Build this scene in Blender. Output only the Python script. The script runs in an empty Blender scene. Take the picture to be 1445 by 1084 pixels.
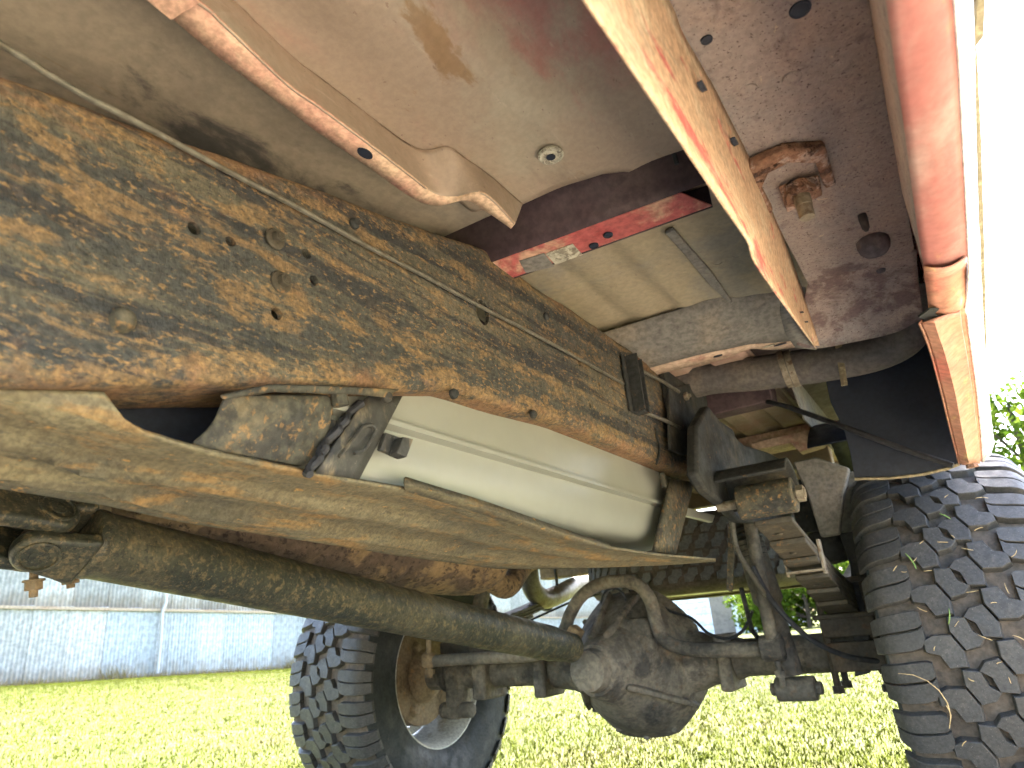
import bpy, bmesh, math, random, zlib
import numpy as np
from mathutils import Vector, Matrix
random.seed(7); np.random.seed(7)
R_ = math.radians
S = bpy.context.scene
COL = S.collection

# ------------------------------------------------------------------ camera
EYE = 0.51                      # camera height above the grass, metres
W, H, F = 1445.0, 1084.0, 950.0
_p, _y, _r = R_(20.5), R_(31.5), R_(5.0)
_fw = Vector((-math.sin(_y)*math.cos(_p), math.cos(_y)*math.cos(_p), math.sin(_p)))
_rt0 = Vector((math.cos(_y), math.sin(_y), 0)); _up0 = _rt0.cross(_fw)
_rt = _rt0*math.cos(_r) - _up0*math.sin(_r)
_up = _up0*math.cos(_r) + _rt0*math.sin(_r)
cd = bpy.data.cameras.new('camera'); cam = bpy.data.objects.new('camera', cd); COL.objects.link(cam)
cam.matrix_world = Matrix(((_rt.x, _up.x, -_fw.x, 0), (_rt.y, _up.y, -_fw.y, 0), (_rt.z, _up.z, -_fw.z, EYE), (0, 0, 0, 1)))
cd.sensor_width = 36; cd.lens = F/W*36; cd.clip_start = 0.02; cd.clip_end = 2000
cd.dof.use_dof = True; cd.dof.focus_distance = 0.88; cd.dof.aperture_fstop = 9.5
S.camera = cam

# ------------------------------------------------------------------ light
SUN_TO = Vector((-0.08, 0.60, 0.79)).normalized()
wd = bpy.data.worlds.new('World'); S.world = wd; wd.use_nodes = True
wn = wd.node_tree.nodes; bg = wn['Background']
sky = wn.new('ShaderNodeTexSky'); sky.sky_type = 'NISHITA'; sky.sun_disc = False
sky.sun_elevation = math.asin(SUN_TO.z); sky.sun_rotation = math.atan2(SUN_TO.x, SUN_TO.y)
sky.dust_density = 3.0; sky.air_density = 1.0; sky.ozone_density = 1.0
wd.node_tree.links.new(sky.outputs[0], bg.inputs[0]); bg.inputs[1].default_value = 0.15
sl = bpy.data.lights.new('sun', 'SUN'); sl.energy = 5.0; sl.angle = R_(0.53); sl.color = (1.0, 0.95, 0.86)
so = bpy.data.objects.new('sun', sl); COL.objects.link(so)
so.rotation_euler = SUN_TO.to_track_quat('Z', 'Y').to_euler()
S.view_settings.view_transform = 'Standard'; S.view_settings.look = 'None'
S.view_settings.exposure = 3.7; S.view_settings.gamma = 1.0; S.view_settings.use_curve_mapping = False
try:
    S.cycles.max_bounces = 8; S.cycles.diffuse_bounces = 5; S.cycles.glossy_bounces = 2; S.cycles.transmission_bounces = 2; S.cycles.use_adaptive_sampling = True; S.cycles.adaptive_threshold = 0.03; S.cycles.use_denoising = True
except Exception: pass

# ------------------------------------------------------------------ helpers
def P(px, py, X=None, Y=None, Z=None):
    """Photo pixel -> point (measured from the eye level datum) on a known plane of the truck."""
    d = _rt*((px-W/2)/F) + _up*(-(py-H/2)/F) + _fw
    t = X/d.x if X is not None else (Y/d.y if Y is not None else Z/d.z)
    return d*t
def lerp(a, b, t): return a+(b-a)*t
def interp(x, xs, ys): return float(np.interp(x, xs, ys))

class MB:
    def __init__(s): s.v = []; s.f = []
    def add(s, vs, fs):
        b = len(s.v); s.v += [Vector(v) for v in vs]; s.f += [[b+i for i in f] for f in fs]; return s
    def box(s, a, b, M=None):
        x0, y0, z0 = a; x1, y1, z1 = b
        vs = [(x0,y0,z0),(x1,y0,z0),(x1,y1,z0),(x0,y1,z0),(x0,y0,z1),(x1,y0,z1),(x1,y1,z1),(x0,y1,z1)]
        if M is not None: vs = [M @ Vector(v) for v in vs]
        return s.add(vs, [(0,3,2,1),(4,5,6,7),(0,1,5,4),(1,2,6,5),(2,3,7,6),(3,0,4,7)])
    def prism(s, poly, vec):
        n = len(poly); vec = Vector(vec)
        vs = [Vector(p) for p in poly] + [Vector(p)+vec for p in poly]
        return s.add(vs, [list(range(n))[::-1], list(range(n, 2*n))] + [(i, (i+1) % n, n+(i+1) % n, n+i) for i in range(n)])
    def loft(s, secs, caps=True, closed=True):
        n = len(secs[0]); vs = [p for q in secs for p in q]; fs = []
        for k in range(len(secs)-1):
            for i in range(n if closed else n-1):
                j = (i+1) % n
                fs.append((k*n+i, k*n+j, (k+1)*n+j, (k+1)*n+i))
        if caps and closed:
            fs.append(list(range(n))[::-1]); fs.append([(len(secs)-1)*n+i for i in range(n)])
        return s.add(vs, fs)
    def tube(s, pts, r, n=12, caps=True):
        pts = [Vector(p) for p in pts]; rs = r if isinstance(r, (list, tuple)) else [r]*len(pts)
        secs = []; up = None
        for i, p in enumerate(pts):
            t = (pts[min(i+1, len(pts)-1)] - pts[max(i-1, 0)]).normalized()
            if up is None:
                up = t.orthogonal().normalized()
            up = (up - t*up.dot(t)).normalized(); sd = t.cross(up)
            secs.append([p + (up*math.cos(a)+sd*math.sin(a))*rs[i] for a in [2*math.pi*k/n for k in range(n)]])
        return s.loft(secs, caps)
    def cyl(s, a, b, r, n=20, r2=None):
        return s.tube([a, b], [r, r if r2 is None else r2], n)
    def hexnut(s, c, axis, r, h):
        axis = Vector(axis).normalized(); return s.tube([Vector(c), Vector(c)+axis*h], r, 6)
    def lathe(s, prof, o, axis, ref=None, n=40, closed=False, caps=True):
        """prof: (along, radius) pairs"""
        axis = Vector(axis).normalized(); o = Vector(o)
        u = axis.orthogonal().normalized() if ref is None else Vector(ref); w = axis.cross(u)
        secs = [[o + axis*a + (u*math.cos(t)+w*math.sin(t))*max(r, 1e-4) for t in [2*math.pi*k/n for k in range(n)]] for a, r in prof]
        if closed: secs.append(secs[0])
        return s.loft(secs, caps and not closed)
    def grid(s, rows):
        n = len(rows[0]); vs = [p for q in rows for p in q]
        return s.add(vs, [(k*n+i, k*n+i+1, (k+1)*n+i+1, (k+1)*n+i) for k in range(len(rows)-1) for i in range(n-1)])
    def build(s, name, mat, parent=None, bevel=0, solid=0, angle=35, sub=0, z0=EYE, M=None, seg=2, cut=None, offset=-1):
        me = bpy.data.meshes.new(name)
        me.from_pydata([(v.x, v.y, v.z+z0) for v in s.v], [], s.f)
        bm = bmesh.new(); bm.from_mesh(me)
        bmesh.ops.remove_doubles(bm, verts=bm.verts, dist=1e-6)
        bmesh.ops.recalc_face_normals(bm, faces=bm.faces); bm.to_mesh(me); bm.free()
        o = bpy.data.objects.new(name, me); COL.objects.link(o)
        me.materials.append(mat)
        if M is not None: o.matrix_world = M
        if solid:
            m = o.modifiers.new('solid', 'SOLIDIFY'); m.thickness = solid; m.offset = offset
        if cut is not None:
            c = bpy.data.objects.new('cutter', cut); COL.objects.link(c)
            m = o.modifiers.new('cut', 'BOOLEAN'); m.operation = 'DIFFERENCE'; m.object = c; m.solver = 'EXACT'
            bpy.context.view_layer.update()
            nm = bpy.data.meshes.new_from_object(o.evaluated_get(bpy.context.evaluated_depsgraph_get()))
            o.modifiers.clear(); o.data = nm; me = nm; me.name = name
            bpy.data.objects.remove(c)
        if bevel:
            m = o.modifiers.new('bevel', 'BEVEL'); m.width = bevel; m.segments = seg; m.limit_method = 'ANGLE'; m.angle_limit = R_(40)
        if sub:
            m = o.modifiers.new('sub', 'SUBSURF'); m.levels = sub; m.render_levels = sub
        me.shade_smooth(); me.set_sharp_from_angle(angle=R_(angle))
        if parent is not None: adopt(o, parent)
        return o
    def mesh(s, z0=EYE):
        me = bpy.data.meshes.new('tmp'); me.from_pydata([(v.x, v.y, v.z+z0) for v in s.v], [], s.f)
        bm = bmesh.new(); bm.from_mesh(me); bmesh.ops.recalc_face_normals(bm, faces=bm.faces); bm.to_mesh(me); bm.free()
        return me
PM = {}
def wmat(o):
    return PM.get(o.name, o.matrix_basis.copy())
def adopt(o, parent):
    mw = o.matrix_basis.copy(); PM[o.name] = mw
    o.parent = parent; o.matrix_parent_inverse = wmat(parent).inverted()
def tag(o, label, cat=None, group=None, kind=None):
    o['label'] = label
    if cat: o['category'] = cat
    if group: o['group'] = group
    if kind: o['kind'] = kind
    return o
def empty(name, loc):
    o = bpy.data.objects.new(name, None); COL.objects.link(o); o.location = loc
    o.matrix_basis = Matrix.Translation(loc); o.empty_display_size = 0.1; PM[o.name] = Matrix.Translation(loc); return o
def arc(c, r, a0, a1, n, u, w):
    return [Vector(c)+Vector(u)*(r*math.cos(lerp(a0, a1, i/n)))+Vector(w)*(r*math.sin(lerp(a0, a1, i/n))) for i in range(n+1)]
def smooth_path(pts, k=8):
    pts = [Vector(p) for p in pts]; q = [pts[0]*2-pts[1]] + pts + [pts[-1]*2-pts[-2]]; out = []
    for i in range(1, len(q)-2):
        for j in range(k):
            t = j/k; a, b, c, d = q[i-1], q[i], q[i+1], q[i+2]
            out.append(0.5*((2*b)+(c-a)*t+(2*a-5*b+4*c-d)*t*t+(3*b-a-3*c+d)*t**3))
    return out+[pts[-1]]

# ------------------------------------------------------------------ materials
def layered(name, base, layers=(), rough=0.7, metal=0.0, bump=0.15, bscale=180, bdist=0.002, rvar=0.12, spec=0.4, rnd=0.0, mott=0.25, splash=None):
    """base colour + dirt / rust / dust layers, each a thresholded noise with its own stretch.
       layer: (colour, (sx,sy,sz) noise scale, lo, hi, detail, opacity)"""
    m = bpy.data.materials.new(name); m.use_nodes = True; nt = m.node_tree; N = nt.nodes; L = nt.links
    b = N['Principled BSDF']; tc = N.new('ShaderNodeTexCoord'); rg = random.Random(zlib.crc32(name.encode()))
    def noise(sc, det=6, dist=0.0, rough_=0.6):
        mp = N.new('ShaderNodeMapping'); mp.inputs['Scale'].default_value = sc if isinstance(sc, tuple) else (sc, sc, sc)
        mp.inputs['Location'].default_value = (rg.random()*9, rg.random()*9, rg.random()*9)
        L.new(tc.outputs['Object'], mp.inputs[0])
        n = N.new('ShaderNodeTexNoise'); n.inputs['Scale'].default_value = 1.0; n.inputs['Detail'].default_value = det
        n.inputs['Roughness'].default_value = rough_; n.inputs['Distortion'].default_value = dist
        L.new(mp.outputs[0], n.inputs['Vector']); return n.outputs['Fac']
    def ramp(src, lo, hi, a=0.0, c=1.0):
        r = N.new('ShaderNodeMapRange'); r.interpolation_type = 'SMOOTHSTEP'
        for i, v in enumerate((lo, hi, a, c)): r.inputs[i+1].default_value = v
        L.new(src, r.inputs[0]); return r.outputs[0]
    cur = N.new('ShaderNodeRGB'); cur.outputs[0].default_value = (*base, 1); cur = cur.outputs[0]
    def mix(fac, a, col, mode='MIX'):
        x = N.new('ShaderNodeMix'); x.data_type = 'RGBA'; x.blend_type = mode
        L.new(fac, x.inputs[0]); L.new(a, x.inputs[6])
        if isinstance(col, tuple): x.inputs[7].default_value = (*col, 1)
        else: L.new(col, x.inputs[7])
        return x.outputs[2]
    bumps = []
    for lay in layers:
        c, sc, lo, hi, det, op = lay[:6]
        n = noise(sc, min(det, 7), 0.3, 0.66)
        if len(lay) > 6:
            at = N.new('ShaderNodeAttribute'); at.attribute_name = lay[6]
            ma = N.new('ShaderNodeMath'); ma.operation = 'MULTIPLY_ADD'; L.new(at.outputs['Fac'], ma.inputs[0]); ma.inputs[1].default_value = lay[7]; L.new(n, ma.inputs[2]); n = ma.outputs[0]
        f = ramp(n, lo, hi, 0, op); cur = mix(f, cur, c); bumps.append(f)
    # fine value mottling
    n = noise(bscale*0.6, 5); v = ramp(n, 0.3, 0.7, 1-mott, 1+mott)
    hs = N.new('ShaderNodeHueSaturation'); L.new(cur, hs.inputs['Color']); L.new(v, hs.inputs['Value']); cur = hs.outputs[0]
    if splash:
        sx = N.new('ShaderNodeSeparateXYZ'); L.new(tc.outputs['Object'], sx.inputs[0]); nn = noise((3, 4, 2), 5)
        ma = N.new('ShaderNodeMath'); ma.operation = 'MULTIPLY_ADD'; L.new(nn, ma.inputs[0]); ma.inputs[1].default_value = -0.9; L.new(sx.outputs[2], ma.inputs[2])
        cur = mix(ramp(ma.outputs[0], -0.45, 0.05, 0.85, 0.0), cur, splash)
    if rnd:
        oi = N.new('ShaderNodeObjectInfo'); hv = N.new('ShaderNodeHueSaturation')
        L.new(ramp(oi.outputs['Random'], 0, 1, 1-rnd, 1+rnd), hv.inputs['Value']); L.new(cur, hv.inputs['Color']); cur = hv.outputs[0]
    L.new(cur, b.inputs['Base Color'])
    L.new(ramp(noise(bscale*0.15, 4), 0.3, 0.7, max(rough-rvar, 0.05), min(rough+rvar, 1)), b.inputs['Roughness'])
    b.inputs['Metallic'].default_value = metal; b.inputs['Specular IOR Level'].default_value = spec
    if bump:
        h = noise(bscale, 4)
        for f in bumps[-1:]:
            a = N.new('ShaderNodeMath'); a.operation = 'ADD'; L.new(h, a.inputs[0]); L.new(f, a.inputs[1]); h = a.outputs[0]
        bp = N.new('ShaderNodeBump'); bp.inputs['Strength'].default_value = bump; bp.inputs['Distance'].default_value = bdist
        L.new(h, bp.inputs['Height']); L.new(bp.outputs[0], b.inputs['Normal'])
    return m

RUST = (0.24, 0.115, 0.035); DRUST = (0.10, 0.045, 0.022); BLACK = (0.022, 0.022, 0.02); DUST = (0.20, 0.16, 0.10); MUD = (0.14, 0.11, 0.06)
M = {}
M['rail'] = layered('rusted_frame_paint', (0.038, 0.039, 0.035), [
    ((0.092, 0.080, 0.050), (4, 2.6, 14), 0.43, 0.62, 7, 0.8),
    ((0.20, 0.122, 0.050), (34, 18, 64), 0.51, 0.60, 7, 0.6, 'edge', .08),
    ((0.019, 0.021, 0.023), (9, 2.2, 40), 0.49, 0.575, 7, 0.88, 'edge', -.12),
    ((0.235, 0.14, 0.054), (170, 110, 240), 0.55, 0.635, 7, 0.7, 'edge', .05),
    ((0.017, 0.018, 0.019), (240, 160, 330), 0.56, 0.63, 6, 0.7),
    ((0.165, 0.088, 0.046), (34, 14, 34), 0.58, 0.82, 7, 0.8, 'edge', .22),
    ((0.28, 0.235, 0.165), (260, 60, 700), 0.66, 0.72, 4, 0.5)], rough=0.78, bump=0.7, bscale=330, bdist=0.003, mott=.35)
M['rail_dark'] = layered('dark_bracket_steel', (0.028, 0.029, 0.028), [
    (MUD, (9, 9, 9), 0.50, 0.74, 6, 0.45), (RUST, (70, 70, 70), 0.62, 0.72, 6, 0.6)], rough=0.8, bump=0.3, spec=.2)
M['bracket'] = layered('muddy_bracket_steel', (0.050, 0.047, 0.034), [
    ((0.15, 0.115, 0.06), (9, 9, 9), 0.48, 0.68, 7, 0.7), (BLACK, (20, 20, 20), 0.50, 0.60, 7, 0.8), ((0.21, 0.12, 0.045), (110, 110, 110), 0.54, 0.63, 7, 0.75), ((0.23, 0.125, 0.045), (16, 16, 16), 0.60, 0.70, 7, 0.7)], rough=0.8, bump=0.6, bdist=0.003, mott=.35)
M['skid'] = layered('dusty_skid_steel', (0.115, 0.092, 0.050), [
    ((0.070, 0.063, 0.042), (7, 2.2, 7), 0.48, 0.62, 7, 0.75), ((0.185, 0.155, 0.085), (40, 5, 40), 0.50, 0.64, 7, 0.6), ((0.22, 0.125, 0.042), (45, 12, 45), 0.52, 0.64, 7, 0.75),
    ((0.05, 0.046, 0.034), (160, 60, 160), 0.58, 0.65, 5, 0.6), ((0.36, 0.19, 0.05), (130, 60, 130), 0.64, 0.70, 4, 0.8)], rough=0.7, bump=0.5, bscale=330, mott=.3)
M['tank'] = layered('pale_grey_tank', (0.225, 0.228, 0.195), [], rough=0.33, bump=0.0, bscale=30, mott=.03, rvar=.05, spec=0.45)
M['tank_sun'] = layered('pale_tank_dust', (0.62, 0.58, 0.42), [], rough=0.7, bump=0.1)  # pale colour that paints sunlight patches on the tank
M['strap'] = layered('black_strap_steel', (0.035, 0.034, 0.03), [(DUST, (30, 30, 12), 0.52, 0.68, 8, 0.8), ((0.25, 0.22, 0.17), (120, 120, 60), 0.62, 0.72, 5, 0.7)], rough=0.6, bump=0.3)
M['shaft'] = layered('driveshaft_paint', (0.022, 0.026, 0.019), [
    ((0.085, 0.074, 0.042), (9, 6, 9), 0.42, 0.66, 7, 0.75), ((0.14, 0.105, 0.052), (110, 110, 110), 0.51, 0.60, 7, 0.75), ((0.018, 0.020, 0.017), (130, 130, 130), 0.53, 0.62, 6, 0.75), ((0.19, 0.125, 0.055), (300, 300, 300), 0.60, 0.66, 5, 0.6)], rough=0.5, bump=0.4, bscale=300, mott=.3)
M['muffler'] = layered('muffler_rust', (0.225, 0.15, 0.075), [((0.070, 0.050, 0.040), (5, 4, 5), 0.50, 0.58, 6, 0.85), ((0.035, 0.022, 0.016), (75, 55, 75), 0.52, 0.62, 5, 0.85)], rough=0.85, bump=0.6, bdist=0.003, bscale=140)
M['pipe'] = layered('exhaust_pipe_steel', (0.17, 0.155, 0.12), [((0.09, 0.06, 0.035), (9, 9, 9), 0.48, 0.68, 6, 0.8)], rough=0.5, bump=0.2, metal=0.2)
M['axle'] = layered('grimy_axle_iron', (0.088, 0.078, 0.063), [((0.19, 0.16, 0.12), (7, 7, 7), 0.43, 0.60, 7, 0.8), ((0.030, 0.028, 0.027), (8, 8, 8), 0.52, 0.62, 7, 0.75), ((0.13, 0.08, 0.045), (50, 50, 50), 0.55, 0.66, 7, 0.45)], rough=0.85, bump=0.5, bdist=0.003, bscale=150)
M['axle_dark'] = layered('grimy_dark_steel', (0.045, 0.039, 0.033), [((0.09, 0.065, 0.042), (8, 8, 8), 0.45, 0.7, 6, 0.75), (DRUST, (40, 40, 40), 0.56, 0.7, 6, 0.7)], rough=0.85, bump=0.4)
M['spring'] = layered('spring_leaf_steel', (0.050, 0.041, 0.027), [((0.035, 0.03, 0.022), (12, 12, 12), 0.5, 0.66, 7, 0.85), ((0.13, 0.10, 0.058), (8, 20, 8), 0.54, 0.7, 5, 0.6), (RUST, (60, 60, 60), 0.6, 0.7, 5, 0.6)], rough=0.75, bump=0.4)
M['floor'] = layered('dusty_floor_pan', (0.285, 0.215, 0.160), [
    ((0.31, 0.27, 0.205), (2.6, 2.0, 3), 0.50, 0.64, 6, 0.8), ((0.30, 0.175, 0.135), (5, 3.4, 5), 0.50, 0.66, 7, 0.7), ((0.175, 0.135, 0.10), (11, 5, 11), 0.54, 0.70, 7, 0.55),
    ((0.31, 0.105, 0.092), (9, 4, 9), 0.58, 0.80, 7, 0.75, 'stain', .22), ((0.20, 0.115, 0.05), (30, 16, 30), 0.62, 0.76, 6, 0.8, 'rusty', .35),
    ((0.16, 0.10, 0.075), (160, 90, 160), 0.67, 0.72, 3, 0.6), ((0.46, 0.38, 0.30), (60, 12, 60), 0.62, 0.72, 6, 0.35)], rough=0.62, bump=0.08, bscale=260, mott=.07)
M['floor_in'] = layered('dusty_inner_floor', (0.25, 0.205, 0.155), [((0.16, 0.13, 0.105), (4, 3, 4), 0.45, 0.68, 6, 0.8), ((0.12, 0.10, 0.085), (7, 5, 7), 0.54, 0.72, 6, 0.6), ((0.20, 0.12, 0.05), (60, 4, 60), 0.66, 0.76, 4, 0.5), ((0.03, 0.03, 0.033), (14, 9, 14), 0.62, 0.80, 7, 0.85, 'inboard_dark', .20)], rough=0.85, bump=0.15, mott=.10)
M['floor_back'] = layered('dusty_rear_floor', (0.30, 0.245, 0.165), [((0.22, 0.20, 0.165), (5, 4, 5), 0.45, 0.66, 6, 0.9), ((0.36, 0.30, 0.19), (30, 24, 30), 0.55, 0.7, 7, 0.6), ((0.15, 0.11, 0.08), (80, 60, 80), 0.62, 0.74, 4, 0.5)], rough=0.85, bump=0.15, mott=.10)
M['floor_rib'] = layered('dusty_pink_rib', (0.52, 0.36, 0.245), [((0.48, 0.22, 0.175), (6, 4, 6), 0.46, 0.64, 7, 0.8), ((0.58, 0.46, 0.32), (40, 20, 40), 0.55, 0.7, 6, 0.6)], rough=0.75, bump=0.25, bscale=300)
M['cross'] = layered('dark_maroon_paint', (0.050, 0.030, 0.034), [((0.085, 0.06, 0.055), (5, 5, 5), 0.45, 0.7, 6, 0.7)], rough=0.75, bump=0.1)
M['cross_red'] = layered('red_crossmember_paint', (0.34, 0.08, 0.075), [((0.46, 0.30, 0.20), (14, 14, 14), 0.50, 0.64, 8, 0.85), ((0.25, 0.03, 0.035), (9, 9, 9), 0.55, 0.7, 5, 0.7)], rough=0.65, bump=0.2)
M['tagpaper'] = layered('scuffed_decal', (0.40, 0.37, 0.29), [((0.18, 0.155, 0.115), (120, 120, 120), 0.48, 0.56, 7, 0.9)], rough=0.6, bump=0.2)
M['greyface'] = layered('dull_grey_sheet', (0.155, 0.145, 0.13), [((0.22, 0.185, 0.145), (9, 9, 9), 0.46, 0.66, 7, 0.7), ((0.09, 0.08, 0.075), (50, 50, 50), 0.56, 0.7, 6, 0.6)], rough=0.85, bump=0.25)
M['lipface'] = layered('dusty_tan_lip', (0.44, 0.32, 0.235), [((0.32, 0.15, 0.12), (20, 20, 20), 0.52, 0.68, 7, 0.7)], rough=0.8, bump=0.2)
M['rocker'] = layered('dusty_purple_rocker', (0.245, 0.20, 0.18), [
    ((0.295, 0.22, 0.18), (9, 6, 9), 0.45, 0.66, 7, 0.7), ((0.195, 0.185, 0.185), (7, 5, 7), 0.47, 0.68, 7, 0.7),
    ((0.12, 0.075, 0.08), (60, 50, 60), 0.54, 0.68, 6, 0.5), ((0.055, 0.03, 0.032), (330, 330, 330), 0.60, 0.65, 3, 0.85), ((0.42, 0.33, 0.24), (55, 55, 55), 0.67, 0.72, 5, 0.7), ((0.115, 0.07, 0.068), (26, 20, 26), 0.64, 0.78, 7, 0.8, 'rusty', .20)], rough=0.85, bump=0.35, bscale=330, mott=.12)
M['flange'] = layered('scraped_sill_flange', (0.52, 0.345, 0.22), [((0.50, 0.11, 0.10), (34, 11, 34), 0.58, 0.66, 7, 0.9, 'edge', .13), ((0.38, 0.30, 0.22), (50, 20, 50), 0.54, 0.66, 7, .6), ((0.56, 0.45, 0.31), (30, 9, 30), 0.52, 0.66, 6, 0.7), ((0.26, 0.16, 0.10), (100, 30, 100), 0.66, 0.74, 5, 0.6)], rough=0.7, bump=0.35, bscale=250)
M['mount'] = layered('crusty_mount_rust', (0.20, 0.105, 0.065), [((0.34, 0.25, 0.21), (60, 60, 60), 0.52, 0.62, 7, 0.85), ((0.07, 0.035, 0.028), (70, 70, 70), 0.54, 0.64, 6, 0.85)], rough=0.9, bump=1.0, bdist=0.004, bscale=200)
M['bolt'] = layered('dull_bolt_steel', (0.22, 0.185, 0.135), [((0.12, 0.07, 0.04), (80, 80, 80), 0.5, 0.66, 6, 0.8)], rough=0.6, bump=0.3, metal=0.3)
M['rubber'] = layered('black_rubber', (0.022, 0.022, 0.025), [((0.07, 0.062, 0.055), (40, 40, 40), 0.5, 0.72, 6, 0.6)], rough=0.7, bump=0.15)
M['plug'] = layered('grey_rubber_plug', (0.085, 0.075, 0.085), [((0.13, 0.105, 0.10), (90, 90, 90), 0.5, 0.7, 6, 0.7)], rough=0.8, bump=0.2)
M['liner'] = layered('black_wheel_liner', (0.011, 0.015, 0.027), [((0.018, 0.022, 0.035), (4, 4, 6), 0.45, 0.7, 5, 0.7)], rough=0.55, bump=0.06)
M['red'] = layered('worn_red_paint', (0.31, 0.115, 0.10), [((0.34, 0.225, 0.19), (14, 7, 14), 0.40, 0.66, 7, 0.85), ((0.50, 0.30, 0.13), (30, 10, 30), 0.62, 0.76, 6, 0.55)], rough=0.65, bump=0.12, mott=.10, spec=.25)
M['orange'] = layered('dusty_red_lip_paint', (0.40, 0.19, 0.125), [((0.50, 0.13, 0.10), (12, 6, 12), 0.5, 0.66, 6, 0.7), ((0.58, 0.40, 0.16), (60, 14, 60), 0.58, 0.70, 6, 0.7)], rough=0.5, bump=0.12)
M['bodyred'] = layered('glossy_red_body', (0.42, 0.035, 0.03), [], rough=0.25, bump=0.0, spec=0.5)
M['white'] = layered('white_rocker_paint', (0.78, 0.77, 0.74), [((0.55, 0.5, 0.42), (14, 4, 14), 0.62, 0.8, 5, 0.4)], rough=0.3, bump=0.02, spec=0.5)
M['trim'] = layered('dusty_trim_strip', (0.20, 0.165, 0.10), [((0.34, 0.28, 0.17), (120, 120, 120), 0.5, 0.62, 5, 0.8)], rough=0.8, bump=0.4)
M['hose'] = layered('dusty_filler_hose', (0.095, 0.085, 0.08), [((0.15, 0.125, 0.10), (10, 10, 10), 0.46, 0.68, 6, 0.7)], rough=0.7, bump=0.15)
M['line'] = layered('brake_line_steel', (0.13, 0.12, 0.095), [((0.09, 0.075, 0.05), (60, 60, 60), 0.5, 0.66, 6, 0.8)], rough=0.5, bump=0.2, metal=0.4)
M['tyre'] = layered('dusty_tyre_rubber', (0.020, 0.023, 0.022), [((0.052, 0.047, 0.038), (10, 10, 10), 0.50, 0.74, 6, 0.6), ((0.12, 0.075, 0.045), (60, 60, 60), 0.66, 0.74, 5, 0.5)], rough=0.72, bump=0.25, bscale=240)
M['block'] = layered('tread_rubber', (0.052, 0.049, 0.046), [((0.088, 0.078, 0.066), (30, 30, 30), 0.46, 0.70, 6, 0.6), ((0.23, 0.21, 0.18), (420, 420, 420), 0.66, 0.72, 2, 0.7)], rough=0.58, bump=0.25, bscale=300, rnd=0.12)
M['spare'] = layered('worn_spare_rubber', (0.11, 0.108, 0.10), [((0.13, 0.12, 0.10), (40, 40, 40), 0.5, 0.7, 6, 0.6)], rough=0.8, bump=0.2)
M['carcass'] = layered('muddy_tread_base', (0.095, 0.075, 0.058), [((0.045, 0.04, 0.036), (20, 20, 20), 0.46, 0.66, 6, 0.7)], rough=0.9, bump=0.4)
M['rim'] = layered('pale_rim_paint', (0.46, 0.45, 0.40), [((0.20, 0.15, 0.09), (7, 7, 7), 0.48, 0.66, 6, 0.7)], rough=0.45, bump=0.1)
M['drum'] = layered('rusty_brake_drum', (0.20, 0.145, 0.085), [((0.09, 0.06, 0.035), (9, 9, 9), 0.45, 0.66, 6, 0.85), ((0.24, 0.13, 0.05), (40, 40, 40), 0.55, 0.7, 6, 0.6)], rough=0.85, bump=0.4)

# ------------------------------------------------------------------ setting: ground, grass, shed, trees, house
def gz(x, y):
    t = np.clip((-x-2.5)/12.35, 0, 1.6); t = t*t*(3-2*np.clip(t, 0, 1))
    return np.minimum(t, 1.0)*np.clip(0.41-0.033*(y-6), -0.30, 0.55)
def ground():
    xs = np.concatenate([np.linspace(-400, -40, 8), np.linspace(-36, 30, 67), np.linspace(40, 400, 8)])
    ys = np.concatenate([np.linspace(-300, -20, 6), np.linspace(-16, 50, 67), np.linspace(60, 600, 8)])
    mb = MB(); mb.grid([[(x, y, float(gz(x, y))) for x in xs] for y in ys])
    m = layered('lawn_soil', (0.072, 0.080, 0.020), [((0.10, 0.085, 0.034), (0.9, 0.9, 0.9), 0.5, 0.66, 6, 0.7), ((0.060, 0.078, 0.018), (2.4, 2.4, 2.4), 0.5, 0.68, 6, 0.7)], rough=0.95, bump=0.6, bscale=30, bdist=0.03, spec=0.1)
    o = mb.build('ground', m, z0=0); o['kind'] = 'structure'; o['label'] = 'mown yellow green lawn around the truck'
ground()
def bounce_patch():  # unseen dirt, added to bounce neutral light onto the underside
    n = 60; rng = random.Random(5); mb = MB(); ring = []; cx, cy = .9, -.9
    for k in range(n):
        a = 2*math.pi*k/n; r = 1+.05*math.sin(3*a+1)+.04*math.sin(7*a)+rng.uniform(-.03, .03)
        ring.append((cx+3.2*math.cos(a)*r, cy+2.75*math.sin(a)*r))
    rows = [[(cx+(x-cx)*t, cy+(y-cy)*t, float(gz(cx+(x-cx)*t, cy+(y-cy)*t))+.005) for x, y in ring] for t in (1, .8, .55, .3, .02)]
    mb.loft([[Vector(p) for p in r] for r in rows], caps=False)
    m = layered('dry_dirt', (0.36, 0.315, 0.235), [((0.28, 0.235, 0.175), (3, 3, 3), 0.48, 0.66, 6, 0.7), ((0.38, 0.34, 0.28), (14, 14, 14), 0.55, 0.7, 6, 0.6)], rough=0.95, bump=0.5, bscale=60, bdist=0.01, spec=.1)
    o = mb.build('bounce_patch', m, z0=0); o['kind'] = 'structure'; o['label'] = 'unseen bare dirt added to bounce light under the truck'
    return ring
BOUNCE_RING = bounce_patch()

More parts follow.
